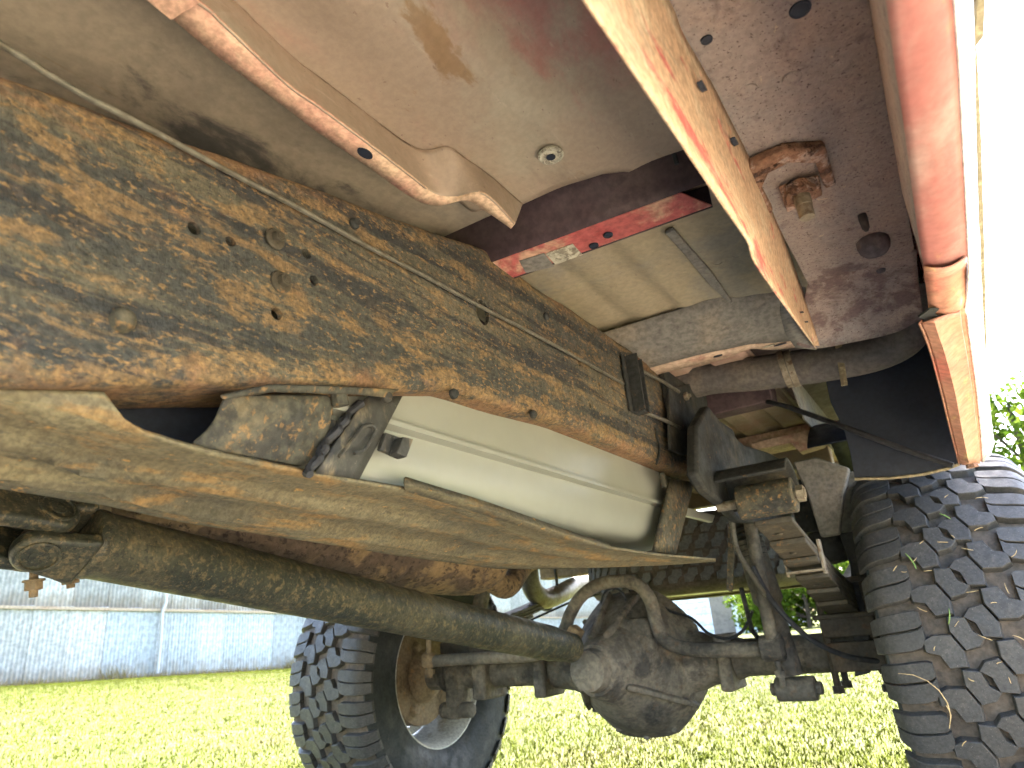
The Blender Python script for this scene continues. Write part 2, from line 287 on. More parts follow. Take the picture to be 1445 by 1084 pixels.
def leaf_mat(name, a, b, trans=0.35, lawn=None):
    m = bpy.data.materials.new(name); m.use_nodes = True; nt = m.node_tree; N = nt.nodes; L = nt.links
    N.clear(); out = N.new('ShaderNodeOutputMaterial'); g = N.new('ShaderNodeNewGeometry')
    r = N.new('ShaderNodeValToRGB'); r.color_ramp.elements[0].color = (*a, 1); r.color_ramp.elements[1].color = (*b, 1)
    L.new(g.outputs['Random Per Island'], r.inputs[0])
    d = N.new('ShaderNodeBsdfDiffuse'); t = N.new('ShaderNodeBsdfTranslucent'); x = N.new('ShaderNodeMixShader'); x.inputs[0].default_value = trans
    col = r.outputs[0]
    if lawn:
        tc = N.new('ShaderNodeTexCoord'); no = N.new('ShaderNodeTexNoise'); no.inputs['Scale'].default_value = 1.1; no.inputs['Detail'].default_value = 5; L.new(tc.outputs['Object'], no.inputs['Vector'])
        mr = N.new('ShaderNodeMapRange'); mr.interpolation_type = 'SMOOTHSTEP'; mr.inputs[1].default_value = .54; mr.inputs[2].default_value = .74; L.new(no.outputs['Fac'], mr.inputs[0])
        mx = N.new('ShaderNodeMix'); mx.data_type = 'RGBA'; L.new(mr.outputs[0], mx.inputs[0]); L.new(col, mx.inputs[6]); mx.inputs[7].default_value = (*lawn, 1); col = mx.outputs[2]
        cx_ = N.new('ShaderNodeCombineXYZ'); cx_.inputs[2].default_value = 1
        vm = N.new('ShaderNodeVectorMath'); vm.operation = 'MULTIPLY_ADD'; L.new(g.outputs['Normal'], vm.inputs[0]); vm.inputs[1].default_value = (.18, .18, .18); L.new(cx_.outputs[0], vm.inputs[2])
        vn = N.new('ShaderNodeVectorMath'); vn.operation = 'NORMALIZE'; L.new(vm.outputs[0], vn.inputs[0]); L.new(vn.outputs[0], d.inputs['Normal'])
    L.new(col, d.inputs[0]); L.new(col, t.inputs[0]); L.new(d.outputs[0], x.inputs[1]); L.new(t.outputs[0], x.inputs[2]); L.new(x.outputs[0], out.inputs[0])
    return m
def fast_mesh(name, V, T, mat):
    me = bpy.data.meshes.new(name); n = len(V); k = len(T)
    me.vertices.add(n); me.vertices.foreach_set('co', V.astype(np.float32).ravel())
    me.loops.add(k*3); me.loops.foreach_set('vertex_index', T.astype(np.int32).ravel())
    me.polygons.add(k); me.polygons.foreach_set('loop_start', np.arange(0, k*3, 3, dtype=np.int32))
    me.update(calc_edges=True); me.validate(); me.materials.append(mat)
    o = bpy.data.objects.new(name, me); COL.objects.link(o); return o
def grass():
    rng = np.random.default_rng(3)
    n = 420000
    # denser close by; wedge the lawn shows in, and a ring round the truck
    a = rng.uniform(-math.pi, math.pi, n); a[:380000] = rng.uniform(R_(-4), R_(80), 380000)   # degrees left of +Y
    d = np.where(rng.random(n) < .5, 1.7*np.exp(rng.uniform(0, 1, n)*math.log(24/1.7)), np.sqrt(rng.uniform(4, 17**2, n)))
    x = -np.sin(a)*d; y = np.cos(a)*d
    keep = (x > -14.7) & ((((x-.9)/3.1)**2+((y+.9)/2.65)**2) > 1+rng.normal(0, .12, n)); x = x[keep]; y = y[keep]; d = d[keep]; n = len(x)
    z = gz(x, y); h = rng.uniform(0.010, 0.028, n)*(1+0.8*(rng.random(n) > 0.96)); w = rng.uniform(0.0012, 0.0028, n)*(1+d*0.07)
    th = rng.uniform(0, 2*math.pi, n); ln = rng.uniform(0.1, 0.9, n)*h; la = rng.uniform(0, 2*math.pi, n)
    b = np.stack([x, y, z-0.004], 1); s = np.stack([np.cos(th)*w, np.sin(th)*w, np.zeros(n)], 1)
    m1 = b+np.stack([np.cos(la)*ln*0.35, np.sin(la)*ln*0.35, h*0.6], 1); tip = b+np.stack([np.cos(la)*ln, np.sin(la)*ln, h], 1)
    V = np.stack([b-s, b+s, m1+s*0.7, m1-s*0.7, tip], 1).reshape(-1, 3); k = np.arange(n)*5
    T = np.concatenate([np.stack([k, k+1, k+2], 1), np.stack([k, k+2, k+3], 1), np.stack([k+3, k+2, k+4], 1)])
    o = fast_mesh('grass', V, T, leaf_mat('grass_blades', (0.052, 0.069, 0.010), (0.078, 0.090, 0.018), 0.05, lawn=(.095, .082, .032)))
    tag(o, 'short sunlit lawn grass, yellow green with dry tips', 'grass', kind='stuff')
grass()
def weeds():
    rng = np.random.default_rng(11); n = 9000
    x = -14.82+np.abs(rng.normal(0, .16, n)); y = rng.uniform(0, 30, n); z = gz(x, y)
    h = rng.uniform(.05, .16, n)*(1+1.5*(np.sin(y*1.7)+np.sin(y*4.1+1) > 1.2)); w = rng.uniform(.003, .008, n); th = rng.uniform(0, 6.28, n); la = rng.uniform(0, 6.28, n)
    b = np.stack([x, y, z-.01], 1); sv = np.stack([np.cos(th)*w, np.sin(th)*w, np.zeros(n)], 1); tip = b+np.stack([np.cos(la)*h*.5, np.sin(la)*h*.5, h], 1)
    V = np.stack([b-sv, b+sv, tip], 1).reshape(-1, 3); k = np.arange(n)*3
    o = fast_mesh('weeds', V, np.stack([k, k+1, k+2], 1), leaf_mat('dry_weeds', (.20, .13, .06), (.20, .19, .07), .2)); tag(o, 'dry brown weeds along the foot of the shed wall', 'weeds', kind='stuff')
weeds()

SX = -14.85
def shed():
    root = empty('shed', (SX-3, 16, 0.2)); tag(root, 'long shed clad in pale weathered corrugated metal sheets', 'shed')
    zb = lambda y: float(np.clip(0.41-0.033*(y-6), -0.3, 0.55))
    iron = [layered('galvanised_sheet', (0.28, 0.285, 0.265), [((0.16, 0.29, 0.25), (3, 1.5, 0.5), 0.5, 0.7, 6, 0.6), ((0.31, 0.31, 0.285), (1.2, 1.2, 0.6), 0.45, 0.7, 5, 0.7), ((0.20, 0.115, 0.06), (2, 5, 1.4), 0.66, 0.8, 7, 0.7)], rough=0.5, bump=0.04, bscale=20, metal=0.0, rnd=0.22, splash=(.15, .12, .08)),
            layered('blue_grey_sheet', (0.26, 0.29, 0.30), [((0.30, 0.305, 0.28), (1.5, 1.5, 0.8), 0.45, 0.7, 5, 0.7), ((0.26, 0.2, 0.14), (3, 4, 0.8), 0.64, 0.8, 6, 0.6)], rough=0.55, bump=0.03, bscale=20, metal=0.0, rnd=0.2, splash=(.15, .13, .09))]
    wid, pit = 0.686, 0.0762
    def sheet_mesh(h, amp, mat):
        n = int(wid/pit*6); mb = MB()
        mb.grid([[(amp*math.sin(2*math.pi*(i/6)), wid*1.03*i/n, z) for i in range(n+1)] for z in (0, h/2, h)])
        o = mb.build('sheet', mat, z0=0, angle=80); me = o.data; bpy.data.objects.remove(o); return me
    low = [sheet_mesh(1.42, 0.010, iron[0]), sheet_mesh(1.42, 0.0035, iron[1]), sheet_mesh(1.42, 0.008, iron[1])]
    upm = sheet_mesh(2.0, 0.010, iron[0]); rf = MB()
    k = 0; y = -4.0
    while y < 36:
        flat = y > 8.1
        me = low[random.choice([1, 1, 2]) if flat else random.choice([0, 0, 2])]
        o = bpy.data.objects.new('sheet', me); COL.objects.link(o)
        o.matrix_basis = Matrix.Translation((SX+0.004*(k % 2), y, zb(y)-0.04)) @ Matrix.Rotation(random.uniform(-.012, .012), 4, 'X'); adopt(o, root)
        o = bpy.data.objects.new('sheet', upm); COL.objects.link(o)
        o.matrix_basis = Matrix.Translation((SX-0.03+0.004*(k % 2), y, zb(y)+1.33)); adopt(o, root)
        y += wid; k += 1
    wood = layered('weathered_batten', (0.30, 0.24, 0.17), [((0.20, 0.12, 0.07), (5, 2, 5), 0.5, 0.7, 6, 0.7)], rough=0.8, bump=0.2, bscale=40)
    mb = MB(); mb.loft([[(SX+0.012, yy, zb(yy)+1.33), (SX+0.05, yy, zb(yy)+1.33), (SX+0.05, yy, zb(yy)+1.385), (SX+0.012, yy, zb(yy)+1.385)] for yy in np.linspace(-4, 36, 21)])
    mb.build('batten', wood, root, z0=0)
    mb = MB(); pt = lambda px, py: P(px, py, X=SX+0.09)
    mb.tube(smooth_path([pt(233, 838), pt(234, 850), pt(229, 866), pt(227, 900), pt(222, 950)], 5), 0.035, 8)
    mb.build('downpipe', layered('white_pipe', (0.36, 0.36, 0.34), [], rough=0.5, bump=0.0), root)
    mb = MB(); mb.box((SX-6, -4.3, 3.2), (SX+0.35, 36.4, 3.28), Matrix.Translation((SX, 0, 3.2)) @ Matrix.Rotation(R_(6), 4, 'Y') @ Matrix.Translation((-SX, 0, -3.2)))
    mb.build('roof', iron[0], root, z0=0)
    mb = MB(); mb.box((SX-5.8, -4.0, -0.5), (SX-5.7, 36, 3.6)).box((SX-5.7, -4.0, -0.5), (SX-0.05, -3.9, 3.1)).box((SX-5.7, 35.9, -0.5), (SX-0.05, 36, 3.1))
    mb.build('wall', iron[0], root, z0=0)
shed()

def house(x, y, w, d, h, name, label):
    root = empty(name, (x, y, float(gz(x, y)))); tag(root, label, 'building'); z = float(gz(x, y))
    wm = layered('white_siding', (0.74, 0.75, 0.76), [((0.6, 0.6, 0.58), (2, 2, 6), 0.5, 0.7, 4, 0.5)], rough=0.6, bump=0.05, bscale=10)
    for i in range(12): MB().box((x-w/2-0.01*(i % 2), y-0.02*(1-i/12), z+h*i/12), (x+w/2, y+d, z+h*(i+1)/12-0.012)).build('board', wm, root, z0=0)
    mb = MB(); mb.prism([(x-w/2-.3, y-.4, z+h-.02), (x-w/2-.3, y+d+.4, z+h-.02), (x-w/2-.3, y+d/2, z+h+1.1)], (w+.6, 0, 0)); mb.build('roof', M['rail_dark'], root, z0=0)
    MB().box((x-.45, y-.06, z), (x+.45, y-.025, z+2)).build('door', M['floor_in'], root, z0=0)
house(-9.0, 30, 4.6, 5, 2.8, 'white_house', 'small white boarded house far behind the rear axle')

bark = layered('tree_bark', (0.12, 0.09, 0.06), [((0.06, 0.045, 0.03), (6, 6, 2), 0.45, 0.65, 6, 0.8)], rough=0.9, bump=0.6, bscale=30, bdist=0.02)
leafA = leaf_mat('fresh_leaves', (0.045, 0.085, 0.008), (0.095, 0.135, 0.018), 0.4); leafB = leaf_mat('deep_leaves', (0.045, 0.10, 0.012), (0.10, 0.16, 0.025), 0.4)
def tree(x, y, h, rad, nleaf, lm, name, label, group=None, low=0.25, ls=0.11):
    z = float(gz(x, y)); root = empty(name, (x, y, z)); tag(root, label, 'tree' if 'tree' in name else 'bush', group)
    rng = np.random.default_rng(int(abs(x*31+y*7)))
    mb = MB(); mb.tube(smooth_path([(x, y, z-.1), (x+.05, y, z+h*.3), (x-.05, y+.05, z+h*.6), (x, y, z+h*.9)], 4), [0.03*h*(1-i/16) for i in range(13)], 8)
    cl = []
    for i in range(26):
        a = rng.uniform(0, 2*math.pi); t = rng.uniform(low, 1.0); rr = rad*math.sin(math.pi*min(1, (t-low)/(1-low)*0.85+0.12))*rng.uniform(.45, 1.0)
        c = np.array([x+math.cos(a)*rr, y+math.sin(a)*rr, z+h*t]); cl.append(c)
        mb.tube([(x, y, z+h*max(.12, t-.25)), tuple((np.array([x, y, z+h*max(.12, t-.25)])+c)/2+np.array([0, 0, .1])), tuple(c)], [0.011*h*.6, .007*h*.6, .003*h], 5)
    mb.build('trunk', bark, root, z0=0)
    cl = np.array(cl); idx = rng.integers(0, len(cl), nleaf); o = rng.normal(0, 1, (nleaf, 3)); o /= np.linalg.norm(o, axis=1)[:, None]
    ctr = cl[idx]+o*(rng.random((nleaf, 1))**0.6)*rad*0.34; ctr[:, 2] = np.maximum(ctr[:, 2], z+.05)
    u = rng.normal(0, 1, (nleaf, 3)); u /= np.linalg.norm(u, axis=1)[:, None]; v = np.cross(u, rng.normal(0, 1, (nleaf, 3))); v /= np.linalg.norm(v, axis=1)[:, None]
    s = rng.uniform(.6, 1.3, (nleaf, 1))*ls
    V = np.stack([ctr-u*s, ctr+v*s*.5, ctr+u*s, ctr-v*s*.5], 1).reshape(-1, 3); k = np.arange(nleaf)*4
    cr = fast_mesh('crown', V, np.concatenate([np.stack([k, k+1, k+2], 1), np.stack([k, k+2, k+3], 1)]), lm); adopt(cr, root)
tree(1.9, 19.5, 5.3, 2.4, 11000, leafA, 'leafy_tree', 'bright green leafy tree beyond the near tyre and body side', low=0.05)
tree(4.6, 24, 5.2, 2.0, 5200, leafB, 'leafy_tree', 'darker leafy tree at the picture edge beyond the near tyre', low=0.08)
tree(-4.9, 26, 2.6, 2.0, 14000, leafA, 'bush', 'bright green bush seen through the gap beside the leaf spring', low=0.05, ls=.10)
tree(-7.0, 27.5, 2.0, 1.1, 2600, leafA, 'bush', 'small green bush in front of the white house', low=0.05, ls=.09)
tree(-3.1, 27.0, 2.3, 1.5, 7000, leafA, 'bush', 'green bush seen between the lift block and near tyre', low=0.05, ls=.10)

# ------------------------------------------------------------------ the truck
CXT, YA, ZA = -0.85, 1.92, -0.10
truck = empty('truck', (CXT, YA, 0)); tag(truck, 'lifted red truck seen from underneath with rusty frame and mud tyres', 'truck')
XR = -0.42                                                  # outer face of the near frame rail

# --- frame rails
top_px = [(0, 98), (128, 142), (208, 174), (298, 205), (429, 254), (600, 318), (689, 350), (758, 402), (855, 466), (945, 533)]
bot_px = [(0, 536), (240, 540), (380, 543), (500, 547), (644, 549), (713, 573), (796, 595), (934, 653), (985, 676)]
tp = [P(x, y, X=XR) for x, y in top_px]; bp_ = [P(x, y, X=XR) for x, y in bot_px]
ty = [-1.6, -0.3]+[p.y for p in tp]+[1.6, 2.0, 2.6, 3.0]; tz = [0.335, 0.345]+[p.z for p in tp]+[0.50, 0.50, 0.42, 0.40]
by = [-1.6, -0.3]+[p.y for p in bp_]+[1.6, 2.0, 2.6, 3.0]; bz = [0.145, 0.148]+[p.z for p in bp_]+[0.31, 0.34, 0.27, 0.25]
def rail_sec(y, side=1, thick=0.006, fl=0.075, r=0.013):
    zt, zb = interp(y, ty, tz), interp(y, by, bz)
    xo = XR - 0.07*np.clip((y-1.44)/0.3, 0, 1)
    wob = 0.0012*math.sin(y*23)+0.0008*math.sin(y*51+1)
    xo += wob
    out = [(xo-fl, zt)] + [(xo-r+r*math.sin(a), zt-r+r*math.cos(a)) for a in np.linspace(0, math.pi/2, 5)] + [(xo+0.001*math.sin(y*9+k), lerp(zt-r, zb+r, k/9)) for k in range(1, 9)] + \
          [(xo-r+r*math.cos(a), zb+r-r*math.sin(a)) for a in np.linspace(0, math.pi/2, 5)] + [(xo-fl, zb)]
    ri = r-thick
    inn = [(xo-fl, zb+thick)] + [(xo-r+ri*math.cos(a), zb+r-ri*math.sin(a)) for a in np.linspace(math.pi/2, 0, 5)] + [(xo-thick, lerp(zt, zb, .5))] + \
          [(xo-r+ri*math.sin(a), zt-r+ri*math.cos(a)) for a in np.linspace(math.pi/2, 0, 5)] + [(xo-fl, zt-thick)]
    return [Vector((x if side > 0 else 2*CXT-x, y, z)) for x, z in out+inn]
ys = sorted(set([-1.6, -1.0, -0.5, -0.2]+list(np.linspace(-0.1, 1.55, 56))+list(np.linspace(1.6, 3.0, 12))))
cut = MB()
def hole(px, py, r, rz=None):
    c = P(px, py, X=XR); n = 14
    cut.prism([c+Vector((0.03, r*math.cos(a), (rz or r)*math.sin(a))) for a in [2*math.pi*k/n for k in range(n)]], (-0.06, 0, 0))
for h_ in [(275, 322, .0055), (325, 341, .0048), (431, 359, .0052), (441, 397, .0052), (390, 443, .0056), (680, 441, .0145, .0175), (771, 447, .005), (816, 513, .005), (845, 543, .004), (832, 572, .004), (915, 571, .006), (886, 595, .004)]: hole(*h_)
mb = MB(); mb.loft([rail_sec(y) for y in ys])
rail = mb.build('frame_rail', M['rail'], truck, cut=cut.mesh(), angle=40)
def set_attr(o, name, fn):
    at = o.data.attributes.new(name, 'FLOAT', 'POINT'); at.data.foreach_set('value', [float(fn(v.co.x, v.co.y, v.co.z-EYE)) for v in o.data.vertices])
set_attr(rail, 'edge', lambda x, y, z: max(0, 1-min(abs(z-interp(y, ty, tz)), abs(z-interp(y, by, bz)))/.030))
tag(rail, 'near frame rail, black paint streaked with orange rust')
mb = MB(); mb.loft([rail_sec(y, -1) for y in ys]); rail2 = mb.build('frame_rail', M['rail'], truck); tag(rail2, 'far frame rail behind the exhaust')
# fasteners on the rail
def washer_bolt(px, py, r):
    c = P(px, py, X=XR+0.001); mb = MB()
    mb.lathe([(0, r), (0.002, r), (0.003, r*.92), (0.0032, r*.6)], c, (1, 0, 0), n=20); mb.hexnut(c+Vector((.003, 0, 0)), (1, 0, 0), r*.55, .006); mb.cyl(c+Vector((.009, 0, 0)), c+Vector((.0105, 0, 0)), r*.3, 10)
    mb.build('bolt', M['spring'], rail, bevel=.0006)
washer_bolt(387, 338, .0095); washer_bolt(395, 399, .010)
c = P(173, 452, X=XR); MB().lathe([(-.002, .0085), (.002, .0082), (.006, .006), (.008, .0025)], c, (1, 0, 0), n=18).build('rivet', M['bracket'], rail)
for q in [(499, 316), (770, 447), (545, 560), (640, 556), (752, 585)]:
    c = P(*q, X=XR); MB().lathe([(-.002, .006), (.002, .006), (.005, .0035)], c, (1, 0, 0), n=12).build('rivet', M['rail_dark'], rail)
# brake lines clipped along the rail
bl = [P(x, y, X=XR+.008) for x, y in [(0, 62), (60, 100), (121, 136), (194, 173), (311, 236), (420, 293), (523, 350), (600, 390), (675, 431), (737, 463), (800, 497), (880, 542)]]
bl = [bl[0]+(bl[0]-bl[2])*4]+bl
MB().tube(smooth_path(bl, 4), .0024, 8).build('brake_line', M['line'], rail)
for a, b in (((903, 522), (958, 553)), ((906, 581), (960, 604))):
    p, q = P(*a, X=XR+.012), P(*b, X=XR+.02); MB().tube([p, (p+q)/2+Vector((.002, 0, .001)), q], .0035, 8).build('brake_line', M['line'], rail)
# channel clip on the rail
a, b = P(874, 500, X=XR), P(897, 586, X=XR)
mb = MB(); y0, y1 = a.y, b.y+.004; z1, z0 = a.z, b.z
wv = [(y0+.002*math.sin(i*1.9), lerp(z1, z0, i/8)) for i in range(9)]
mb.prism([Vector((XR+.001, y, z)) for y, z in wv]+[Vector((XR+.001, y0+.030, z0)), Vector((XR+.001, y0+.030, z1))], (.004, 0, 0))
mb.prism([Vector((XR+.005, y0+.014, z1)), Vector((XR+.005, y0+.018, z1)), Vector((XR+.005, y0+.018, z0)), Vector((XR+.005, y0+.014, z0))], (.022, 0, 0))
mb.prism([Vector((XR+.005, y0+.040, z1-.004)), Vector((XR+.005, y0+.044, z1-.004)), Vector((XR+.005, y0+.044, z0)), Vector((XR+.005, y0+.040, z0))], (.020, 0, 0))
mb.prism([Vector((XR+.001, y0+.018, z0)), Vector((XR+.001, y0+.044, z0)), Vector((XR+.001, y0+.044, z0+.004)), Vector((XR+.001, y0+.018, z0+.004))], (.020, 0, 0))
mb.build('line_bracket', M['rail_dark'], rail, bevel=.001)
# bolted black plate at the hanger
poly = [(944, 548), (994, 538), (1005, 618), (993, 626), (991, 634), (966, 643), (946, 634)]
mb = MB(); mb.prism([P(x, y, X=-.402) for x, y in poly], (-.006, 0, 0)); mb.box((-.418, P(946, 600, X=-.41).y+.01, P(970, 640, X=-.41).z), (-.408, P(1000, 600, X=-.41).y, P(970, 545, X=-.41).z))
plate = mb.build('mount_plate', M['rail_dark'], truck, bevel=.0015)
for q in ((966, 560), (972, 611)):
    c = P(*q, X=-.402); MB().hexnut(c, (1, 0, 0), .009, .008).cyl(c, c+Vector((.014, 0, 0)), .004, 10).build('nut', M['bolt'], plate, bevel=.0008)
# rail seam and hanging studs
for (x, y0, y1, z1) in ((478, 556, 573, 0), (934, 668, 688, 0)):
    c, d = P(x, y0, X=-.425), P(x+3, y1, X=-.425); MB().cyl(c, d, .0075 if x < 500 else .0055, 10).build('stud', M['bracket'], rail)
c = [P(x, y, X=XR+.003) for x, y in ((926, 605), (927, 615), (931, 632), (929, 645), (926, 655))]
MB().tube(smooth_path(c, 4), .002, 6).build('wire', M['rail_dark'], rail)

# --- crossmember end, skid plate, fuel tank
def patch(cols, rows, fn): return [[fn(i/cols, j/rows) for i in range(cols+1)] for j in range(rows+1)]
xs_o = [-220, -100, 0, 80, 147, 152, 175, 205, 255, 300, 360, 440, 500, 560, 566, 572, 640, 700, 780, 860, 930, 1010]
yo = [556, 553, 551, 551, 553, 560, 590, 611, 628, 640, 653, 669, 679, 689, 690, 691, 711, 731, 756, 774, 784, 790.5]
xs_i = [-220, 0, 150, 260, 440, 560, 700, 800, 860, 940, 1012]; yi = [655, 690, 714, 738, 765, 784, 803, 803, 800, 798, 792.5]
def skid_pt(px, v):
    # side wall rises to the rail, then the sheet rolls under and inward
    yt, yn = interp(px, xs_o, yo), interp(px, xs_i, yi)
    ysm = interp(px, [-220, 0, 260, 440, 566, 640, 700, 780, 860, 930, 1010], [505, 560, 629, 669, 690, 711, 731, 756, 774, 784, 790.5])
    py = lerp(yt, yn, v); w = (py-ysm)/max(yn-ysm, 1e-3)
    x0 = interp(px, [0, 560, 860, 1010], [-.438, -.436, -.43, -.39]); b = P(px, yn, Z=interp(px, [0, 260, 700, 1012], [.128, .122, .104, .104]))
    wr = .5*(w+math.sqrt(w*w+.012)) - .5*(math.sqrt(1+.012)-1)*w
    p = P(px, py, X=lerp(x0, b.x, wr))
    lift = 0
    for v0, ww in ((.41+.13*math.exp(-((px-140)/70)**2), .075), (.76, .06)): lift -= math.exp(-((w-v0)/ww)**2)*.0095
    p.z += lift*np.clip((1000-px)/160, 0, 1)
    return p
cols = [-220, -150, -100, -50, 0, 40, 80, 115, 147, 152, 163, 175, 190, 205, 230, 255, 280, 300, 330, 360, 400, 440, 470, 500, 530, 560, 566, 572]+list(range(590, 1000, 18))+[1006, 1010]
mb = MB(); mb.grid([[skid_pt(px, j/26) for px in cols] for j in range(27)])
skid = mb.build('skid_plate', M['skid'], truck, solid=.0035, offset=1); tag(skid, 'dusty ribbed skid plate under the fuel tank')
lx = [571, 590, 620, 660, 700, 740, 780, 820, 860]; lt = [674, 680, 689, 701, 714, 728, 742, 756, 769]
mb = MB(); mb.grid([[skid_pt(x, 0)+Vector((.001, 0, -.001)) for x in lx], [P(x, lerp(interp(x, xs_o, yo), y, .5), X=-.434) for x, y in zip(lx, lt)], [P(x, y, X=-.438) for x, y in zip(lx, lt)]])
mb.build('skid_lip', M['skid'], skid, solid=.003, offset=0)
# crossmember end panel between rail and skid plate
L_ = [(312, 557), (306, 578), (297, 598), (280, 615), (262, 627)]; Rr = [(470, 556), (468, 585), (462, 610), (450, 635), (428, 661)]
mb = MB()
rows = []
for i in range(5):
    row = []
    for k in range(9):
        t = k/8; px = lerp(L_[i][0], Rr[i][0], t); py = lerp(L_[i][1], Rr[i][1], t)
        row.append(P(px, py, X=-.431-.006*i+.006*math.sin(math.pi*t)*(1 if i else 0)))
    rows.append(row)
mb.grid(rows); mb.build('crossmember_panel', M['bracket'], truck, solid=.004, sub=1, offset=-1)
mb = MB(); top = [(311, 558), (345, 549), (380, 542), (430, 543), (500, 546), (560, 549)]; low = [(312, 561), (345, 556), (380, 551), (430, 553), (500, 556), (540, 560)]
mb.grid([[P(x, y, X=-.4165) for x, y in top], [P(x, y, X=-.420) for x, y in low]]); mb.build('panel_lip', M['bracket'], truck, solid=.003)
# transmission crossmember
mb = MB(); mb.loft([[(x, .02, .27), (x, .42, .27), (x, .42, .34), (x, .36, .38), (x, .08, .38), (x, .02, .34)] for x in np.linspace(-.52, -1.20, 5)])
mb.build('transmission_crossmember', M['floor_in'], truck, bevel=.01)
MB().box((-.52, -.05, .160), (-.505, .350, .33)).build('opening_shade', M['liner'], truck, bevel=.004)  # black sheet stands in for the shade inside the opening
# tank: lofted rounded box with a welded seam flange
def tank_sec(y, sc):
    pts = []
    x0, x1, zb, zt, zs = -.452, -.60, .138, .325, .214
    cx, cz = (x0+x1)/2, (zb+zt)/2
    for k in range(44):
        a = 2*math.pi*k/44; e = .42
        x = math.copysign(abs(math.cos(a))**e, math.cos(a)); z = math.copysign(abs(math.sin(a))**(e if math.sin(a) < 0 else .75), math.sin(a))
        pts.append(Vector((cx+(x0-cx)*x*sc, y, cz+(zt-cz)*z*sc*(1 if math.sin(a) < 0 else 1.0))))
    return pts
yt0, yt1 = .36, 1.385
prof = [(0, .70), (.012, .86), (.03, .94), (.06, .985), (.10, 1.0)]
secs = [tank_sec(yt0+d, s) for d, s in prof]+[tank_sec(lerp(yt0+.12, yt1-.12, t), 1) for t in np.linspace(0, 1, 12)]+[tank_sec(yt1-d, s) for d, s in prof[::-1]]
mb = MB(); mb.loft(secs); tank = mb.build('fuel_tank', M['tank'], truck, angle=60); tag(tank, 'smooth pale grey fuel tank between rail and skid plate')
def flange_ring(dx, z0, z1):
    ring = []
    for px_, py_ in ((-.452, yt0), (-.452, yt1), (-.60, yt1), (-.60, yt0)): ring.append((px_, py_))
    pts = []
    r = .07; cs = [(-.452-r, yt0+r, -90, 0), (-.452-r, yt1-r, 0, 90), (-.60+r, yt1-r, 90, 180), (-.60+r, yt0+r, 180, 270)]
    for cx, cy, a0, a1 in cs:
        for a in np.linspace(R_(a0), R_(a1), 7): pts.append((cx+(r+dx)*math.cos(a), cy+(r+dx)*math.sin(a)))
    return [(x, y, z0) for x, y in pts], [(x, y, z1) for x, y in pts]
mb = MB()
a, b = flange_ring(.012, .208, .213); c_, d_ = flange_ring(-.01, .213, .208)
mb.loft([[Vector(q) for q in a], [Vector(q) for q in b], [Vector(q) for q in flange_ring(-.02, .2165, .2165)[0]]], caps=False)
mb.loft([[Vector(q) for q in a], [Vector(q) for q in flange_ring(-.02, .2035, .2035)[0]]], caps=False)
mb.build('seam_flange', M['tank'], tank)
# sunlight patches painted on the tank as thin pale shapes, never called
def sun_patch(poly, X):
    mb = MB(); mb.prism([P(x, y, X=X) for x, y in poly], (.0006, 0, 0)); mb.build('tank_sun_patch', M['tank_sun'], tank)
# tank straps
def strap(tl, tr, br, bl_, X, mat, name, bulge=.006, thick=.004):
    rows = []
    for i in range(9):
        t = i/8; rows.append([P(lerp(lerp(tl[0], bl_[0], t), lerp(tr[0], br[0], t), k/4), lerp(lerp(tl[1], bl_[1], t), lerp(tr[1], br[1], t), k/4), X=X+bulge*math.sin(math.pi*t)-.010*t) for k in range(5)])
    mb = MB(); mb.grid(rows); return mb.build(name, mat, truck, solid=thick, offset=0)
st = strap((518, 560), (566, 560), (505, 676), (443, 668), -.437, M['strap'], 'tank_strap')
rb = [P(x, y, X=-.430) for x, y in ((478, 645), (500, 618), (512, 603), (525, 600), (530, 606), (527, 614), (514, 635), (500, 640))]
MB().tube(smooth_path(rb, 4), .0018, 6).build('embossed_rib', M['strap'], st)
st2 = strap((945, 676), (978, 681), (952, 782), (922, 778), -.43, M['bracket'], 'tank_strap', thick=.006); tag(st2, 'rusty brown rear tank strap')
cl = MB(); p = [P(x, y, X=-.436) for x, y in ((538, 612), (571, 623), (561, 649), (531, 636))]
cl.prism(p, (.006, 0, 0)); q = [P(x, y, X=-.430) for x, y in ((556, 620), (571, 623), (561, 649), (547, 643))]; cl.prism(q, (.012, 0, 0)); cl.build('strap_clip', M['strap'], truck, bevel=.001)
for o_ in (0, 2.1):
    pth = []
    for i in range(28):
        t = i/27; b = P(lerp(507, 437, t)-6*math.sin(t*3.1), lerp(570, 668, t), X=-.437); pth.append(b+Vector((.004*math.cos(t*16+o_), .003*math.sin(t*16+o_), .003*math.sin(t*16+o_))))
    MB().tube(pth, .0035, 7).build('wire_loom', M['rubber'], truck)
p = [P(x, y, X=-.447) for x, y in ((458, 592), (487, 597), (470, 630), (449, 623))]; MB().prism(p, (.004, 0, 0)).build('tank_clip', M['strap'], tank, bevel=.001)
# bright tab on the tank's end
p = [P(x, y, X=-.43) for x, y in ((968, 716), (1009, 727), (1006, 737), (966, 727))]; MB().prism(p, (-.01, 0, 0)).build('tank_tab', M['tank'], tank, bevel=.001)

